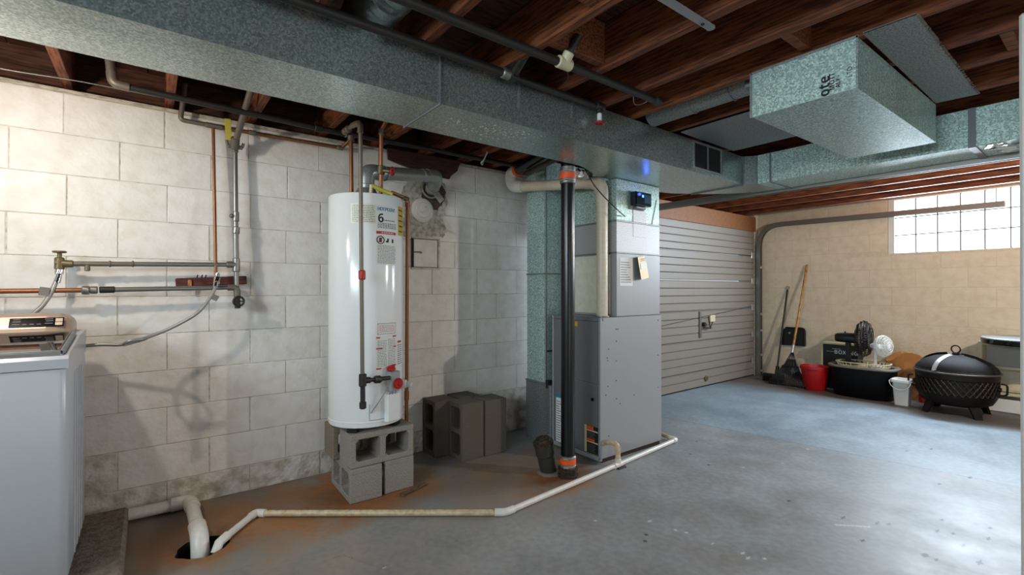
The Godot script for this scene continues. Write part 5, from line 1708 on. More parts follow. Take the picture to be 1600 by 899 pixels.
# ---------------------------------------------------------------- drains and condensate lines
func build_drains() -> void:
	# black standpipe with orange banded couplings
	var s := thing("drain_stack", "black plastic drain stack with orange banded couplings standing before the furnace", "drain pipe", Vector3(2.158, 0, 1.05))
	part(s, "stack", pipe([Vector3(2.158, 0.06, 1.0), Vector3(2.158, 2.135, 1.0)], 0.045, 0, 28), mats.abs)
	for c in [[0.035, 0.135, 0.082, 0.118], [1.895, 2.005, 1.925, 1.965]]:
		var k := S()
		rod(k, Vector3(2.158, c[0], 1.0), Vector3(2.158, c[1], 1.0), 0.051, 28, 0.003)
		part(s, "coupling_sleeve", k, mats.galv_pipe)
		var o := S()
		rod(o, Vector3(2.158, c[2], 1.0), Vector3(2.158, c[3], 1.0), 0.053, 28, 0.001)
		part(s, "orange_band", o, mats.orange_band, "bright orange band")
		for y in [c[2] - 0.012, c[3] + 0.006]:
			var w := S()
			rod(w, Vector3(2.158, y, 1.0), Vector3(2.158, y + 0.006, 1.0), 0.0535, 28, 0.001)
			rod(w, Vector3(2.09, y + 0.003, 1.03), Vector3(2.115, y + 0.003, 1.05), 0.006, 6)
			part(s, "hose_clamp", w, mats.zinc)
	var hub := S()
	lathe(hub, [Vector2(0, 0), Vector2(0.066, 0), Vector2(0.066, 0.012), Vector2(0.058, 0.016), Vector2(0.058, 0.035), Vector2(0.064, 0.04), Vector2(0.064, 0.056), Vector2(0.05, 0.06), Vector2(0, 0.06)], Transform3D(Basis.IDENTITY, Vector3(2.158, 0, 1.0)), 28)
	part(s, "floor_hub", hub, mats.cast_iron, "rusty hub at the floor")
	# capped cleanout
	var k := thing("capped_cleanout", "leaning grey-black rubber capped drain stub beside the black drain stack", "drain pipe", Vector3(2.07, 0, 0.88))
	var ax := Vector3(-0.055, 0.24, 0.0)
	var b := S()
	lathe(b, [Vector2(0, -0.01), Vector2(0.052, -0.01), Vector2(0.055, 0.06), Vector2(0.056, 0.11), Vector2(0.062, 0.118), Vector2(0.064, 0.19), Vector2(0.06, 0.196), Vector2(0, 0.196)], aim(Vector3(2.095, 0.012, 0.88), ax), 28)
	part(k, "stub", b, mats.old_rubber)
	var cp := S()
	lathe(cp, [Vector2(0.062, 0.186), Vector2(0.068, 0.19), Vector2(0.068, 0.206), Vector2(0.05, 0.214), Vector2(0.046, 0.228), Vector2(0.03, 0.23), Vector2(0.026, 0.236), Vector2(0, 0.236)], aim(Vector3(2.095, 0.012, 0.88), ax), 28)
	part(k, "cap", cp, mats.cast_iron)
	var fr := S()
	lathe(fr, [Vector2(0.0, 0), Vector2(0.085, 0), Vector2(0.07, 0.012), Vector2(0, 0.014)], Transform3D(Basis.IDENTITY, Vector3(2.10, 0, 0.885)), 20)
	part(k, "mortar_patch", fr, mats.concrete_warm)
	# exhaust pipe from the furnace top
	var x := thing("exhaust_pipe", "cream plastic exhaust pipe rising from the furnace and bending level towards the wall", "vent pipe", Vector3(2.57, 1.013, 0.93))
	part(x, "pipe", pipe([Vector3(2.57, 1.016, 0.925), Vector3(2.57, 1.977, 0.925), Vector3(2.37, 2.045, 0.17)], 0.0405, 0.12, 24), mats.pvc_exhaust)
	var xc := S()
	tube(xc, bend([Vector3(2.57, 1.83, 0.925), Vector3(2.57, 1.977, 0.925), Vector3(2.535, 1.989, 0.793)], 0.12, 7), 0.0445, 24)
	part(x, "elbow", xc, mats.pvc_exhaust)
	var xe := S()
	tube(xe, bend([Vector3(2.39, 2.04, 0.245), Vector3(2.362, 2.05, 0.13), Vector3(2.362, 2.17, 0.12), Vector3(2.36, 2.172, 0.20)], 0.075, 6), 0.047, 24)
	part(x, "return_bend", xe, mats.pvc_white, "white plastic return bend")
	part(x, "collar", pipe([Vector3(2.57, 1.013, 0.925), Vector3(2.57, 1.022, 0.925)], 0.05, 0, 24), mats.galv_pipe)
	var xs := S()
	addbx(xs, 2.415, 2.427, 1.99, 2.228, 0.36, 0.362)
	part(x, "strap", xs, mats.white_plastic)
	var n := thing("black_vent_pipe", "black plastic pipe with an orange coupling rising under the joists from the white bend", "vent pipe", Vector3(2.3, 2.15, 0.5))
	part(n, "pipe", pipe([Vector3(2.36, 2.168, 0.185), Vector3(2.165, 2.172, 0.94), Vector3(2.158, 2.172, 1.0), Vector3(2.158, 2.12, 1.0)], 0.04, 0, 22), mats.abs)
	part(n, "orange_band", pipe([Vector3(2.355, 2.168, 0.21), Vector3(2.347, 2.169, 0.25)], 0.047, 0, 22), mats.orange_band)
	part(n, "dark_branch", pipe([Vector3(2.30, 2.10, 0.40), Vector3(2.13, 2.075, 0.93)], 0.02, 0, 14), mats.black_pipe)
	# condensate line along the floor
	var d := thing("condensate_line", "slim white plastic pipe running along the floor from the furnace to the sump hole", "drain pipe", Vector3(1.5, 0, 1.19))
	part(d, "far_length", pipe([Vector3(3.31, 0.018, 1.03), Vector3(1.52, 0.018, 1.192)], 0.0165, 0, 14), mats.pvc_white)
	part(d, "long_length", pipe([Vector3(1.50, 0.018, 1.184), Vector3(0.46, 0.018, 0.40)], 0.0165, 0, 14), mats.pvc_cream)
	part(d, "sump_length", pipe([Vector3(0.44, 0.020, 0.40), Vector3(0.27, 0.016, 0.60)], 0.0165, 0, 14), mats.pvc_white)
	for q in [[Vector3(1.57, 0.019, 1.187), Vector3(1.512, 0.019, 1.192), Vector3(1.465, 0.019, 1.158)], [Vector3(0.49, 0.019, 0.423), Vector3(0.452, 0.019, 0.388), Vector3(0.422, 0.019, 0.42)], [Vector3(3.27, 0.019, 1.034), Vector3(3.315, 0.019, 1.03), Vector3(3.308, 0.019, 0.98)]]:
		var el := S()
		tube(el, bend(q, 0.02), 0.0205, 14)
		part(d, "elbow", el, mats.pvc_white)
	var pe := S()
	tube(pe, [Vector3(0.30, 0.019, 0.565), Vector3(0.262, 0.015, 0.61), Vector3(0.245, -0.02, 0.63)], 0.021, 14)
	part(d, "sump_elbow", pe, mats.pvc_white)
	part(d, "end_stub", pipe([Vector3(3.309, 0.019, 1.0), Vector3(3.29, 0.05, 0.80)], 0.016, 0, 12), mats.pvc_cream)
	var te := S()
	rod(te, Vector3(2.575, 0.019, 1.098), Vector3(2.485, 0.019, 1.106), 0.0215, 14, 0.002)
	rod(te, Vector3(2.53, 0.02, 1.102), Vector3(2.53, 0.06, 1.102), 0.0205, 14, 0.002)
	part(d, "tee", te, mats.pvc_white)
	var rs := S()
	tube(rs, bend([Vector3(2.53, 0.05, 1.102), Vector3(2.53, 0.155, 1.10), Vector3(2.505, 0.165, 1.04), Vector3(2.50, 0.135, 0.985)], 0.045, 6), 0.0175, 14)
	part(d, "trap_riser", rs, mats.pvc_cream)
	part(d, "foot_pad", bx(2.50, 2.575, 0, 0.008, 1.085, 1.14, 0.002), mats.rubber)
	# washer drain along the wall into the sump
	var w := thing("sump_drain_pipe", "thick white plastic drain pipe along the wall foot turning down into the sump hole", "drain pipe", Vector3(0.19, 0, 0.3))
	part(w, "wall_length", pipe([Vector3(-1.4, 0.05, 0.055), Vector3(0.13, 0.037, 0.060)], 0.030, 0, 20), mats.pvc_white)
	var we := S()
	tube(we, bend([Vector3(0.09, 0.04, 0.06), Vector3(0.178, 0.041, 0.066), Vector3(0.183, 0.044, 0.17)], 0.055, 6), 0.0365, 20)
	part(w, "elbow", we, mats.pvc_white)
	part(w, "floor_length", pipe([Vector3(0.182, 0.043, 0.13), Vector3(0.188, 0.046, 0.48)], 0.031, 0, 20), mats.pvc_white)
	var w2 := S()
	tube(w2, bend([Vector3(0.187, 0.046, 0.43), Vector3(0.189, 0.05, 0.555), Vector3(0.190, -0.10, 0.60)], 0.07, 7), 0.038, 20)
	part(w, "sump_elbow", w2, mats.pvc_white)
	for q in [[Vector3(0.187, 0.046, 0.432), Vector3.BACK, 0.037], [Vector3(0.183, 0.0435, 0.165), Vector3.BACK, 0.035], [Vector3(0.092, 0.04, 0.06), Vector3.RIGHT, 0.035]]:
		var rg := S()
		torus(rg, q[0], q[1], q[2], 0.003, 24, 6)
		part(w, "joint_ring", rg, mats.pvc_cream)

# ---------------------------------------------------------------- concrete blocks under and beside the heater
func block_mesh(x: float, y: float, z: float, axis: int, holes_along: int) -> ArrayMesh:  # two square cores run along axis, side by side along holes_along
	var st := S()
	var size := Vector3(x, y, z)
	var w := 0.032
	var L := size[holes_along]
	var third := 3 - axis - holes_along
	var T := size[third]
	var mk := func(c_l: float, s_l: float, c_t: float, s_t: float) -> void:
		var c := Vector3.ZERO
		var s := Vector3.ZERO
		c[holes_along] = c_l
		c[third] = c_t
		s[axis] = size[axis]
		s[holes_along] = s_l
		s[third] = s_t
		box(st, c, s, 0.004)
	mk.call(0.0, L, T / 2 - w / 2, w)
	mk.call(0.0, L, -T / 2 + w / 2, w)
	for k in [-1, 0, 1]:
		mk.call(k * (L / 2 - w / 2), w, 0.0, T - 2 * w + 0.006)
	# fillets in the corners of the cores
	for k in [-1, 1]:
		for e in [-1, 1]:
			for u in [-1, 1]:
				var c := Vector3.ZERO
				c[holes_along] = k * (L / 4 - w / 4) + e * (L / 4 - w * 0.75)
				c[third] = u * (T / 2 - w)
				var s := Vector3.ZERO
				s[axis] = size[axis] - 0.006
				s[holes_along] = 0.022
				s[third] = 0.022
				var ax := Vector3.ZERO
				ax[axis] = 1
				box(st, c, s, 0.0, Basis(ax, PI / 4))
	return fin(st)

func cblock(label: String, m: ArrayMesh, at: Vector3, turn: float, mt: Material, group: String) -> void:
	var o := thing("concrete_block", label, "concrete block", at - Vector3(0, 0, 0), group)
	o.rotation.y = turn
	var p := part(o, "block_body", m, mt)
	p.position = Vector3.ZERO

func build_blocks() -> void:
	var side := block_mesh(0.186, 0.192, 0.386, 0, 2)   # lying, cores along x, long way along z
	var front := block_mesh(0.388, 0.190, 0.186, 2, 0)  # lying, cores along z, long way along x
	var g := "concrete blocks under the water heater"
	cblock("lower concrete block under the water heater, its two hollow cores open to the left", side, Vector3(0.992, 0.097, 0.372), -0.03, mats.concrete, g)
	cblock("lower concrete block under the water heater, on the side of the copper discharge pipe", side, Vector3(1.191, 0.097, 0.358), 0.02, mats.concrete, g)
	cblock("upper concrete block under the water heater, its two hollow cores facing the room", front, Vector3(1.09, 0.290, 0.462), 0.02, mats.concrete, g)
	cblock("upper concrete block under the water heater, on the side of the block wall", front, Vector3(1.06, 0.290, 0.258), -0.02, mats.concrete_warm, g)
	var up := block_mesh(0.186, 0.398, 0.19, 0, 1)   # standing on end, cores along x
	var g2 := "concrete blocks standing on end by the wall"
	cblock("front left concrete block of those on end, its stacked hollow cores visible", up, Vector3(1.826, 0.201, 0.285), 0.02, mats.concrete_shaded, g2)
	cblock("front right concrete block of those on end, a plain brownish face", up, Vector3(2.024, 0.201, 0.295), 0.0, mats.concrete_shaded, g2)
	cblock("rear left concrete block of those on end, standing against the block wall", up, Vector3(1.715, 0.201, 0.10), 0.0, mats.concrete_shaded, g2)
	cblock("rear right concrete block of those on end, in the corner behind the others", up, Vector3(1.92, 0.201, 0.098), 0.0, mats.concrete_shaded, g2)
	var sh := S()
	box(sh, Vector3(1.262, 0.008, 0.60), Vector3(0.20, 0.014, 0.03), 0.003, Basis(Vector3.UP, 0.33))
	solo("wood_shim", "thin brown wooden stick lying on the floor beside the heater blocks", "stick", sh, mats.drift_wood)

# ---------------------------------------------------------------- small fittings on the block wall
func build_wall_fittings() -> void:
	# rough parging round the old flue holes
	var pg := S()
	var poly := PackedVector2Array()
	var q := [[1.45, 1.60], [1.47, 1.75], [1.44, 1.90], [1.50, 2.02], [1.66, 2.05], [1.80, 2.02], [1.84, 1.90], [1.80, 1.76], [1.82, 1.66], [1.79, 1.60]]
	for i in q.size():
		var a := Vector2(q[i][0], q[i][1])
		var b := Vector2(q[(i + 1) % q.size()][0], q[(i + 1) % q.size()][1])
		for k in 4:
			poly.append(a.lerp(b, k / 4.0) + Vector2(rng.randf_range(-0.012, 0.012), rng.randf_range(-0.012, 0.012)))
	prism(pg, poly, 0.0, 0.006)
	solo("parging_patch", "rough grey mortar patch on the block wall round the flue hole", "mortar patch", pg, mats.parging)
	var so := S()
	var p2 := PackedVector2Array()
	for i in 26:
		var a := TAU * i / 26
		var r := rng.randf_range(0.085, 0.12)
		p2.append(Vector2(1.705 + r * cos(a), 1.93 + r * 1.15 * sin(a)))
	prism(so, p2, 0.004, 0.009)
	solo("sooty_patch", "dark brown broken mortar round the flue entering the wall", "mortar patch", so, mats.soot)
	var c := thing("flue_cover", "round painted metal cap closing an old flue hole in the block wall", "cover plate", Vector3(1.615, 1.80, 0.006))
	var cs := S()
	lathe(cs, [Vector2(0, 0), Vector2(0.088, 0.0), Vector2(0.09, 0.008), Vector2(0.075, 0.018), Vector2(0.062, 0.02), Vector2(0.055, 0.03), Vector2(0.03, 0.034), Vector2(0.012, 0.045), Vector2(0, 0.046)], aim(Vector3(1.615, 1.80, 0.005), Vector3.BACK), 28)
	part(c, "cap", cs, mats.block_paint2)
	var cw := S()
	for k in 6:
		box(cw, Vector3(1.615 + 0.02 * cos(k * 1.1), 1.80 + 0.022 * sin(k * 1.7), 0.045), Vector3(0.03, 0.004, 0.006), 0.001, Basis(Vector3.BACK, k * 0.9))
	part(c, "twisted_wire", cw, mats.zinc)
	# cleanout door
	var d := thing("cleanout_door", "square painted cleanout door with a rusty frame low under the flue cover", "hatch", Vector3(1.645, 1.48, 0.0))
	var fs := S()
	addbx(fs, 1.53, 1.765, 1.36, 1.373, 0.0, 0.014, 0.003)
	addbx(fs, 1.53, 1.765, 1.587, 1.60, 0.0, 0.014, 0.003)
	addbx(fs, 1.745, 1.765, 1.373, 1.587, 0.0, 0.014, 0.003)
	part(d, "frame", fs, mats.block_low)
	part(d, "door_leaf", bx(1.545, 1.742, 1.377, 1.583, 0.0, 0.012, 0.002), mats.block_paint1)
	part(d, "dark_hinge_edge", bx(1.53, 1.543, 1.373, 1.587, 0.0, 0.02, 0.002), mats.cast_iron, "black open edge")
	var rs := S()
	addbx(rs, 1.543, 1.75, 1.373, 1.3765, 0.006, 0.0135)
	addbx(rs, 1.543, 1.75, 1.5835, 1.587, 0.006, 0.0135)
	addbx(rs, 1.7425, 1.7455, 1.377, 1.583, 0.006, 0.0135)
	part(d, "rusty_gap", rs, mats.soot)
	var lt := S()
	rod(lt, Vector3(1.548, 1.485, 0.014), Vector3(1.60, 1.488, 0.02), 0.005, 8)
	box(lt, Vector3(1.60, 1.483, 0.018), Vector3(0.02, 0.012, 0.008), 0.002)
	part(d, "latch", lt, mats.grey_plastic)
	# dark board hung at the wall top
	var bs := S()
	prism(bs, PackedVector2Array([Vector2(1.33, 2.21), Vector2(1.34, 2.13), Vector2(1.45, 2.105), Vector2(1.65, 2.075), Vector2(1.83, 2.06), Vector2(1.845, 2.085), Vector2(1.90, 2.13), Vector2(1.93, 2.21)]), 0.02, 0.04)
	solo("dark_board", "dark maroon ragged board at the top of the block wall above the flue pipe", "board", bs, mats.dark_wood)
	var hk := S()
	tube(hk, spline([Vector3(1.99, 2.235, 0.32), Vector3(1.975, 2.18, 0.30), Vector3(1.96, 2.155, 0.285), Vector3(1.975, 2.145, 0.275), Vector3(1.985, 2.165, 0.275)]), 0.006, 8)
	solo("ceiling_hook", "small pale metal hook hanging from the joists behind the trunk duct", "hook", hk, mats.zinc)

# ---------------------------------------------------------------- things stored along the far wall
func build_stored_things() -> void:
	# leaf rake
	var r := thing("leaf_rake", "leaf rake with a yellow-brown wooden handle and fanned black tines leaning on the far wall", "rake", Vector3(6.3, 0, 0.62))
	var top := Vector3(6.822, 1.529, 0.652)
	var hd := Vector3(6.54, 0.43, 0.588)
	part(r, "handle", pipe([top, hd], 0.0135, 0, 12), mats.light_wood)
	var fe := S()
	rod(fe, hd + (top - hd) * 0.06, hd - (top - hd) * 0.03, 0.018, 12, 0.003)
	part(r, "ferrule", fe, mats.zinc)
	var hf := S()
	for k in 5:
		tube(hf, [hd, Vector3(6.44, 0.23, 0.52 + 0.04 * k)], 0.006, 6)
	loft(hf, [[Vector3(6.43, 0.21, 0.505), Vector3(6.43, 0.21, 0.705), Vector3(6.445, 0.225, 0.705), Vector3(6.445, 0.225, 0.505)], [Vector3(6.475, 0.31, 0.545), Vector3(6.475, 0.31, 0.65), Vector3(6.49, 0.32, 0.65), Vector3(6.49, 0.32, 0.545)]])
	rod(hf, Vector3(6.44, 0.23, 0.50), Vector3(6.44, 0.23, 0.70), 0.010, 8)
	rod(hf, Vector3(6.39, 0.16, 0.47), Vector3(6.39, 0.16, 0.75), 0.006, 8)
	part(r, "fan_head", hf, mats.black_plastic)
	for k in 24:
		var u := k / 23.0
		var a := Vector3(6.45, 0.24, 0.52 + 0.16 * u)
		var b := Vector3(6.275 + 0.02 * sin(u * PI), 0.035, 0.415 + 0.42 * u)
		var ti := S()
		tube(ti, [a, a.lerp(b, 0.5) + Vector3(0, 0.015, 0), b, b + Vector3(0.015, -0.028, 0)], 0.0062, 6)
		part(r, "tine", ti, mats.rake_steel)
	# push broom with a thin black stick
	var b := thing("broom", "black broom with a thin stick and hanging loop in the far corner", "broom", Vector3(6.53, 0, 0.42))
	part(b, "stick", pipe([Vector3(6.826, 1.20, 0.409), Vector3(6.52, 0.10, 0.40)], 0.0115, 0, 10), mats.black_plastic)
	var bl := S()
	torus(bl, Vector3(6.828, 1.228, 0.41), Vector3(1, -0.2, 0), 0.02, 0.004, 16, 6)
	part(b, "hanging_loop", bl, mats.grey_plastic)
	var bg := S()
	rod(bg, Vector3(6.548, 0.20, 0.401), Vector3(6.52, 0.10, 0.40), 0.022, 12, 0.004)
	box(bg, Vector3(6.50, 0.075, 0.37), Vector3(0.07, 0.05, 0.26), 0.012)
	part(b, "broom_head", bg, mats.black_plastic)
	var br := S()
	for i in 13:
		for j in 3:
			box(br, Vector3(6.475 + 0.025 * j, 0.026, 0.25 + 0.02 * i), Vector3(0.016, 0.052, 0.014), 0.002)
	part(b, "bristles", br, mats.rubber).set_meta("kind", "stuff")
	# dustpan on the wall
	var d := thing("dustpan", "flat black dustpan hung on the far wall behind the rake handle", "dustpan", Vector3(6.82, 0.46, 0.5))
	var dp := PackedVector2Array([Vector2(-0.637, 0.465), Vector2(-0.35, 0.455), Vector2(-0.352, 0.62), Vector2(-0.37, 0.675), Vector2(-0.41, 0.70), Vector2(-0.58, 0.708), Vector2(-0.62, 0.695), Vector2(-0.637, 0.66)])
	var ds := S()
	prism(ds, dp, 6.80, 6.822, Transform3D(ALONGX, Vector3.ZERO))
	part(d, "pan", ds, mats.black_plastic)
	var dr := S()
	addbx(dr, 6.775, 6.80, 0.46, 0.70, 0.35, 0.362, 0.003)
	addbx(dr, 6.775, 6.80, 0.46, 0.69, 0.626, 0.638, 0.003)
	addbx(dr, 6.775, 6.80, 0.694, 0.706, 0.40, 0.59, 0.003)
	part(d, "raised_rim", dr, mats.black_plastic)
	var dn := S()
	rod(dn, Vector3(6.79, 0.625, 0.445), Vector3(6.852, 0.625, 0.445), 0.012, 10, 0.002)
	part(d, "wall_peg", dn, mats.zinc, "pale peg")
	# red bucket
	var k := thing("bucket", "red plastic bucket on the floor beside the rake", "bucket", Vector3(6.38, 0, 0.90))
	var ks := S()
	lathe(ks, [Vector2(0, 0.002), Vector2(0.108, 0.002), Vector2(0.114, 0.01), Vector2(0.146, 0.255), Vector2(0.152, 0.258), Vector2(0.152, 0.285), Vector2(0.146, 0.287), Vector2(0.141, 0.262), Vector2(0.108, 0.02), Vector2(0, 0.016)], Transform3D(Basis.IDENTITY, Vector3(6.38, 0, 0.90)), 40)
	part(k, "shell", ks, mats.red_plastic)
	var kh := S()
	var hp2 := []
	for i in 17:
		var a := PI * i / 16
		hp2.append(Vector3(6.38 - 0.155 * sin(a) * 0.98, 0.265 - 0.02 * sin(a), 0.90 - 0.156 * cos(a)))
	tube(kh, hp2, 0.0035, 8)
	part(k, "bail_handle", kh, mats.red_plastic)
	# black box with white lettering
	var x := thing("boxing_box", "black carton with a white edge and white lettering behind the tub", "carton", Vector3(6.7, 0, 1.12))
	part(x, "carton", bx(6.63, 6.82, 0.0, 0.535, 0.888, 1.262, 0.004), mats.black_plastic)
	var xe := S()
	addbx(xe, 6.628, 6.823, 0.535, 0.557, 0.885, 1.265, 0.003)
	addbx(xe, 6.627, 6.631, 0.0, 0.535, 0.885, 0.90)
	part(x, "white_edge", xe, mats.cream_plastic)
	var lb := Basis(Vector3(0, 0, 1), Vector3(0, 1, 0), Vector3(-1, 0, 0))
	text(x, "lettering", "BOXING", 0.046, Vector3(6.628, 0.447, 1.145), lb, mats.paper, true)
	var xs := S()
	addbx(xs, 6.6285, 6.6305, 0.482, 0.487, 1.00, 1.09)
	addbx(xs, 6.6285, 6.6305, 0.447, 0.451, 0.94, 1.02)
	part(x, "fine_print", xs, mats.paper)
	# black oval tub with a basket in it
	var t := thing("storage_tub", "large black oval plastic tub with a taupe rim beside the red bucket", "tub", Vector3(6.42, 0, 1.38))
	var oval := func(rx: float, rz: float, y: float) -> Array:
		var out := []
		for i in 40:
			var a := TAU * i / 40
			var cx := signf(cos(a)) * pow(absf(cos(a)), 0.7)
			var sz := signf(sin(a)) * pow(absf(sin(a)), 0.7)
			out.append(Vector3(6.39 + rx * cx, y, 1.385 - rz * sz))
		return out
	var ts := S()
	loft(ts, [oval.call(0.155, 0.265, 0.002), oval.call(0.165, 0.275, 0.012), oval.call(0.19, 0.305, 0.335)], true, true)
	part(t, "tub_body", ts, mats.tub_plastic)
	var tr := S()
	loft(tr, [oval.call(0.19, 0.305, 0.325), oval.call(0.212, 0.327, 0.328), oval.call(0.214, 0.33, 0.345), oval.call(0.206, 0.322, 0.352), oval.call(0.17, 0.285, 0.35), oval.call(0.166, 0.28, 0.337)], true, false)
	part(t, "rim", tr, mats.taupe_plastic, "taupe rim")
	var bk := thing("basket", "shallow cream plastic basket with slots resting in the black tub", "basket", Vector3(6.40, 0.337, 1.40))
	var bo := S()
	loft(bo, [oval.call(0.13, 0.215, 0.337), oval.call(0.15, 0.24, 0.345), oval.call(0.152, 0.243, 0.352), oval.call(0.128, 0.212, 0.348)], true, true)
	part(bk, "basket_tray", bo, mats.cream_plastic)
	var bw := S()
	for i in 34:
		var a := TAU * i / 34
		var cx := signf(cos(a)) * pow(absf(cos(a)), 0.7)
		var sz := signf(sin(a)) * pow(absf(sin(a)), 0.7)
		rod(bw, Vector3(6.39 + 0.140 * cx, 0.345, 1.385 - 0.228 * sz), Vector3(6.39 + 0.158 * cx, 0.385, 1.385 - 0.250 * sz), 0.005, 6)
	part(bk, "slotted_wall", bw, mats.cream_plastic)
	var bt := S()
	loft(bt, [oval.call(0.152, 0.243, 0.38), oval.call(0.164, 0.256, 0.382), oval.call(0.165, 0.257, 0.39), oval.call(0.152, 0.244, 0.392)], true, false)
	part(bk, "basket_rim", bt, mats.cream_plastic)
	desk_fan(Vector3(6.47, 0.645, 1.368), 0.205, 0.075, Vector3(0.16, 0, 1), 0.20, 0.352, "black desk fan standing in the tub basket, seen from the side", mats.black_plastic, mats.black_plastic)
	desk_fan(Vector3(6.34, 0.59, 1.582), 0.115, 0.055, Vector3(-0.30, 0.06, 1), 0.075, 0.352, "small white desk fan standing in the tub basket", mats.white_plastic, mats.white_plastic)
	# crumpled brown card
	var cd := S()
	var rings := []
	for j in 6:
		var v := j / 5.0
		var ring := []
		for i in 16:
			var a := TAU * i / 16
			var w := 1.0 + rng.randf_range(-0.12, 0.12)
			ring.append(Vector3(6.71 + 0.10 * w * cos(a) * (1 - 0.55 * v), 0.45 * v * (1.0 + 0.14 * sin(a * 2 + 1)) * (0.9 + 0.1 * w) + 0.001, 1.69 - 0.20 * w * sin(a) * (1 - 0.15 * v)))
		rings.append(ring)
	loft(cd, rings, false)
	solo("paper_bag", "crumpled orange-brown paper bag standing between the tub and the fire pit", "paper bag", cd, mats.card)
	# white caddy pail
	var w := thing("pail", "small white square pail with a bail handle before the fire pit", "pail", Vector3(6.25, 0, 1.768))
	var ws := S()
	var sq := func(h: float, y: float, rr: float) -> Array:
		return rrect(6.25 - h, 6.25 + h, 1.768 - h, 1.768 + h, rr, y)
	loft(ws, [sq.call(0.055, 0.002, 0.015), sq.call(0.058, 0.008, 0.018), sq.call(0.072, 0.235, 0.02), sq.call(0.084, 0.238, 0.026), sq.call(0.086, 0.268, 0.028), sq.call(0.080, 0.274, 0.028), sq.call(0.070, 0.27, 0.02), sq.call(0.064, 0.20, 0.02)], true)
	part(w, "shell", ws, mats.white_plastic)
	var wh := S()
	var wp := []
	for i in 15:
		var a := PI * i / 14
		wp.append(Vector3(6.155 + 0.004 * sin(a), 0.255 - 0.085 * sin(a), 1.768 - 0.088 * cos(a)))
	wp.push_front(Vector3(6.25, 0.258, 1.678))
	wp.append(Vector3(6.25, 0.258, 1.858))
	tube(wh, wp, 0.004, 8)
	part(w, "bail_handle", wh, mats.white_plastic)
	fire_pit()
	step_rack()
	var lid := S()
	lathe(lid, [Vector2(0, 0), Vector2(0.07, 0), Vector2(0.072, 0.012), Vector2(0.03, 0.03), Vector2(0, 0.03)], Transform3D(Basis.IDENTITY, Vector3(6.66, 0.001, 2.16)), 20)
	solo("white_lid", "small white lid lying on the floor under the fire pit", "lid", lid, mats.white_plastic)
	var rc := S()
	rod(rc, Vector3(6.58, 0, 1.87), Vector3(6.58, 0.12, 1.87), 0.04, 18, 0.006)
	solo("red_can", "small red can on the floor between white pail and fire pit", "can", rc, mats.red_plastic)

func desk_fan(c: Vector3, R: float, depth: float, dir: Vector3, motor: float, foot: float, label: String, m: Material, mb: Material) -> void:
	var t := thing("desk_fan", label, "fan", Vector3(c.x, foot, c.z))
	var a := dir.normalized()
	var cg := S()
	for k in [[-1.0, 0.50], [-0.75, 0.80], [-0.35, 0.96], [0.0, 1.0], [0.35, 0.97], [0.75, 0.85], [1.0, 0.62], [1.1, 0.35]]:
		torus(cg, c + a * depth * k[0], a, R * k[1], R * 0.02 if k[0] != 0.0 else R * 0.04, 30, 6)
	part(t, "cage_rings", cg, m)
	var u := a.cross(Vector3.UP).normalized()
	var v := a.cross(u)
	for k in 44:
		var an := TAU * k / 44
		var o := u * cos(an) + v * sin(an)
		var ws := S()
		tube(ws, [c - a * depth * 1.02 + o * R * 0.16, c - a * depth * 0.75 + o * R * 0.80, c + o * R, c + a * depth * 0.75 + o * R * 0.85, c + a * depth * 1.1 + o * R * 0.2], R * 0.016, 5)
		part(t, "cage_wire", ws, m)
	var hb := S()
	rod(hb, c + a * depth * 1.0, c + a * depth * 1.14, R * 0.22, 20, 0.004)
	rod(hb, c - a * depth * 0.3, c + a * depth * 0.5, R * 0.16, 16, 0.004)
	part(t, "hub", hb, m)
	for k in 3:
		var an := TAU * k / 3
		var o := u * cos(an) + v * sin(an)
		var bl := S()
		box(bl, c + o * R * 0.5, Vector3(R * 0.62, R * 0.5, 0.006), 0.002, Basis(o, a.cross(o), a) * Basis(Vector3.RIGHT, 0.5))
		part(t, "blade", bl, m)
	var mo := S()
	var m0 := c - a * depth * 1.0
	var m1 := c - a * (depth + motor)
	var l := m0.distance_to(m1)
	lathe(mo, [Vector2(0, 0), Vector2(R * 0.18, 0.004), Vector2(R * 0.24, 0.02), Vector2(R * 0.28, l * 0.6), Vector2(R * 0.30, l), Vector2(0, l)], aim(m1, m0 - m1), 22)
	rod(mo, (m0 + m1) * 0.5 + Vector3(0, R * 0.25, 0), (m0 + m1) * 0.5 + Vector3(0, R * 0.36, 0), 0.008, 8)
	part(t, "motor_housing", mo, mb)
	var ne := S()
	var p := m0.lerp(m1, 0.35)
	addbx(ne, p.x - R * 0.10, p.x + R * 0.10, foot, p.y - R * 0.18, p.z - R * 0.12, p.z + R * 0.12, 0.006)
	part(t, "neck", ne, mb)
	var bs := S()
	lathe(bs, [Vector2(0, 0), Vector2(R * 0.55, 0.0), Vector2(R * 0.55, 0.012), Vector2(R * 0.30, 0.03), Vector2(0, 0.034)], Transform3D(Basis.IDENTITY, Vector3(p.x, foot, p.z)), 24)
	part(t, "base", bs, mb)

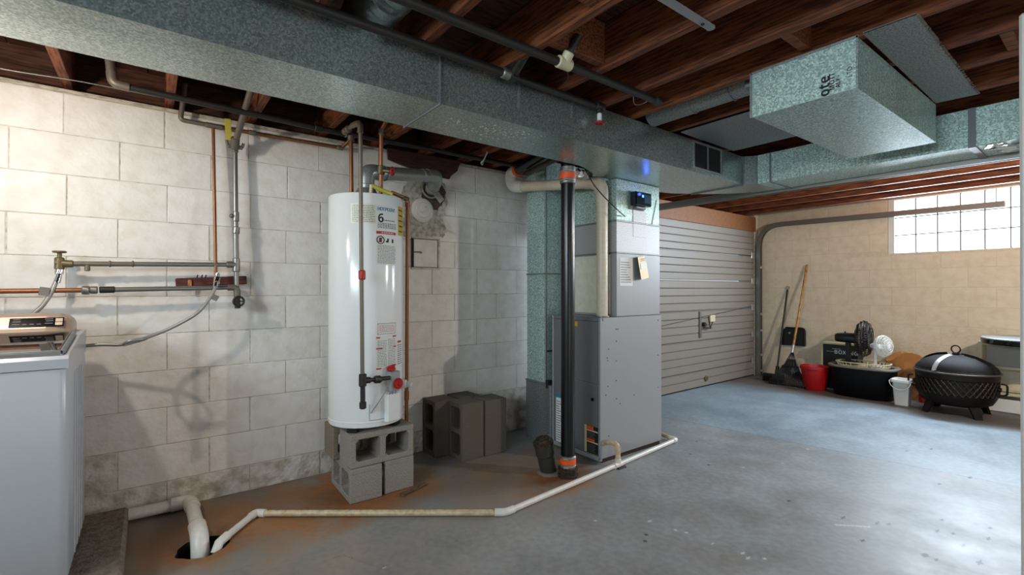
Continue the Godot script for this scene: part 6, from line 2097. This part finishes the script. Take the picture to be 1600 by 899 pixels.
func fire_pit() -> void:
	var c := Vector3(6.28, 0, 2.177)
	var t := thing("fire_pit", "dark bronze steel fire pit with a domed mesh lid and lattice sides", "fire pit", c)
	var at := Transform3D(Basis.IDENTITY, c)
	var b := S()
	lathe(b, [Vector2(0, 0.085), Vector2(0.19, 0.09), Vector2(0.26, 0.12), Vector2(0.29, 0.18), Vector2(0.298, 0.215)], at, 48)
	lathe(b, [Vector2(0.292, 0.20), Vector2(0.296, 0.35)], at, 48)
	lathe(b, [Vector2(0.298, 0.345), Vector2(0.306, 0.352), Vector2(0.310, 0.41), Vector2(0.296, 0.41), Vector2(0.29, 0.35)], at, 48)
	part(t, "bowl", b, mats.bronze_steel)
	var ri := S()
	torus(ri, c + Vector3(0, 0.412, 0), Vector3.UP, 0.315, 0.009, 56, 8)
	part(t, "rim", ri, mats.worn_rim, "lighter worn rim")
	var la := S()
	for k in 40:
		for s in [-1, 1]:
			var p := []
			for j in 5:
				var a: float = TAU * k / 40 + s * 0.085 * j
				p.append(c + Vector3(0.301 * sin(a), 0.205 + 0.035 * j, 0.301 * cos(a)))
			sweep(la, p, PackedVector2Array([Vector2(-0.005, -0.002), Vector2(0.005, -0.002), Vector2(0.005, 0.002), Vector2(-0.005, 0.002)]), false, true, p[0] - c)
	part(t, "lattice_band", la, mats.bronze_light, "woven lattice band")
	var db := S()
	lathe(db, [Vector2(0.306, 0.42), Vector2(0.30, 0.45), Vector2(0.25, 0.505), Vector2(0.16, 0.548), Vector2(0.07, 0.566), Vector2(0, 0.569)], at, 48)
	var dome := part(t, "dome_lid", db, mats.mesh_dark)
	for k in 4:
		var a := TAU * k / 4 - 0.36
		var p := []
		for q in [[0.309, 0.424], [0.303, 0.454], [0.253, 0.510], [0.162, 0.553], [0.07, 0.571]]:
			p.append(c + Vector3(q[0] * sin(a), q[1], q[0] * cos(a)))
		var st := S()
		sweep(st, spline(p, 4), PackedVector2Array([Vector2(-0.016, -0.003), Vector2(0.016, -0.003), Vector2(0.016, 0.003), Vector2(-0.016, 0.003)]), false, true, Vector3.UP)
		part(dome, "lid_strap", st, mats.steel_grey if k == 3 else mats.bronze_steel)
	var rr := S()
	torus(rr, c + Vector3(0, 0.622, 0), Vector3(1, 0, 0.3), 0.036, 0.006, 24, 8)
	rod(rr, c + Vector3(0, 0.568, 0), c + Vector3(0, 0.59, 0), 0.028, 16, 0.006)
	part(dome, "ring_handle", rr, mats.bronze_steel)
	var dr := S()
	torus(dr, c + Vector3(0, 0.425, 0), Vector3.UP, 0.305, 0.007, 48, 8)
	part(dome, "lid_ring", dr, mats.bronze_steel)
	for k in 4:
		var a := TAU * k / 4 + 3.9
		var o := Vector3(sin(a), 0, cos(a))
		var s := Vector3(cos(a), 0, -sin(a))
		var lg := S()
		var p0 := c + o * 0.20 + Vector3(0, 0.16, 0)
		var p1 := c + o * 0.27
		loft(lg, [[p1 - s * 0.03 - o * 0.012, p1 - s * 0.03 + o * 0.012, p1 + s * 0.03 + o * 0.012, p1 + s * 0.03 - o * 0.012], [p0 - s * 0.055 - o * 0.012, p0 - s * 0.055 + o * 0.012, p0 + s * 0.055 + o * 0.012, p0 + s * 0.055 - o * 0.012]])
		part(t, "leg", lg, mats.bronze_steel)
	for s in [-1, 1]:
		var hn := S()
		var z: float = c.z + s * 0.315
		tube(hn, bend([Vector3(c.x - 0.045, 0.335, z), Vector3(c.x - 0.045, 0.33, z + s * 0.042), Vector3(c.x - 0.045, 0.235, z + s * 0.04), Vector3(c.x - 0.045, 0.225, z - s * 0.012)], 0.02), 0.008, 8)
		rod(hn, Vector3(c.x - 0.045, 0.28, z - s * 0.02), Vector3(c.x - 0.045, 0.28, z + s * 0.005), 0.02, 10, 0.003)
		part(t, "side_handle", hn, mats.bronze_steel)

func step_rack() -> void:
	var t := thing("metal_rack", "low cream metal rack with grey panels at the right under a round table top", "rack", Vector3(6.55, 0, 2.62))
	for p in [[6.634, 2.302], [6.634, 2.92], [6.81, 2.302], [6.81, 2.92]]:
		part(t, "leg", bx(p[0] - 0.014, p[0] + 0.014, 0.0, 0.69, p[1] - 0.014, p[1] + 0.014, 0.004), mats.cream_plastic)
	for y in [0.655, 0.425, 0.17]:
		var fr := S()
		addbx(fr, 6.62, 6.646, y, y + 0.03, 2.317, 2.906, 0.004)
		addbx(fr, 6.798, 6.824, y, y + 0.03, 2.317, 2.906, 0.004)
		addbx(fr, 6.646, 6.798, y, y + 0.03, 2.289, 2.315, 0.004)
		addbx(fr, 6.646, 6.798, y, y + 0.03, 2.907, 2.933, 0.004)
		part(t, "shelf_frame", fr, mats.cream_plastic)
		part(t, "shelf", bx(6.646, 6.798, y + 0.01, y + 0.016, 2.317, 2.907), mats.grey_plastic)
	part(t, "back_panel", bx(6.64, 6.646, 0.455, 0.655, 2.345, 2.90), mats.panel_grey)
	var dx := S()
	tube(dx, [Vector3(6.632, 0.2, 2.56), Vector3(6.625, 0.08, 2.75)], 0.008, 8)
	part(t, "brace", dx, mats.galv_pipe)
	var d := thing("table_top", "round dark glossy table top with a thin pale edge lying on the metal rack", "table top", Vector3(6.515, 0.69, 2.65))
	var ds := S()
	lathe(ds, [Vector2(0, 0.69), Vector2(0.315, 0.69), Vector2(0.328, 0.70), Vector2(0.33, 0.735), Vector2(0, 0.735)], Transform3D(Basis.IDENTITY, Vector3(6.515, 0, 2.65)), 56)
	part(d, "board", ds, mats.black_gloss)
	var dt := S()
	lathe(dt, [Vector2(0, 0.735), Vector2(0.33, 0.735), Vector2(0.333, 0.738), Vector2(0.333, 0.746), Vector2(0.326, 0.752), Vector2(0, 0.752)], Transform3D(Basis.IDENTITY, Vector3(6.515, 0, 2.65)), 56)
	part(d, "rim", dt, mats.galv_smooth, "glossy pale rim")
	solo("storage_box", "white low box on the floor under the metal rack", "box", bx(6.655, 6.79, 0.0, 0.13, 2.33, 2.88, 0.008), mats.white_plastic)
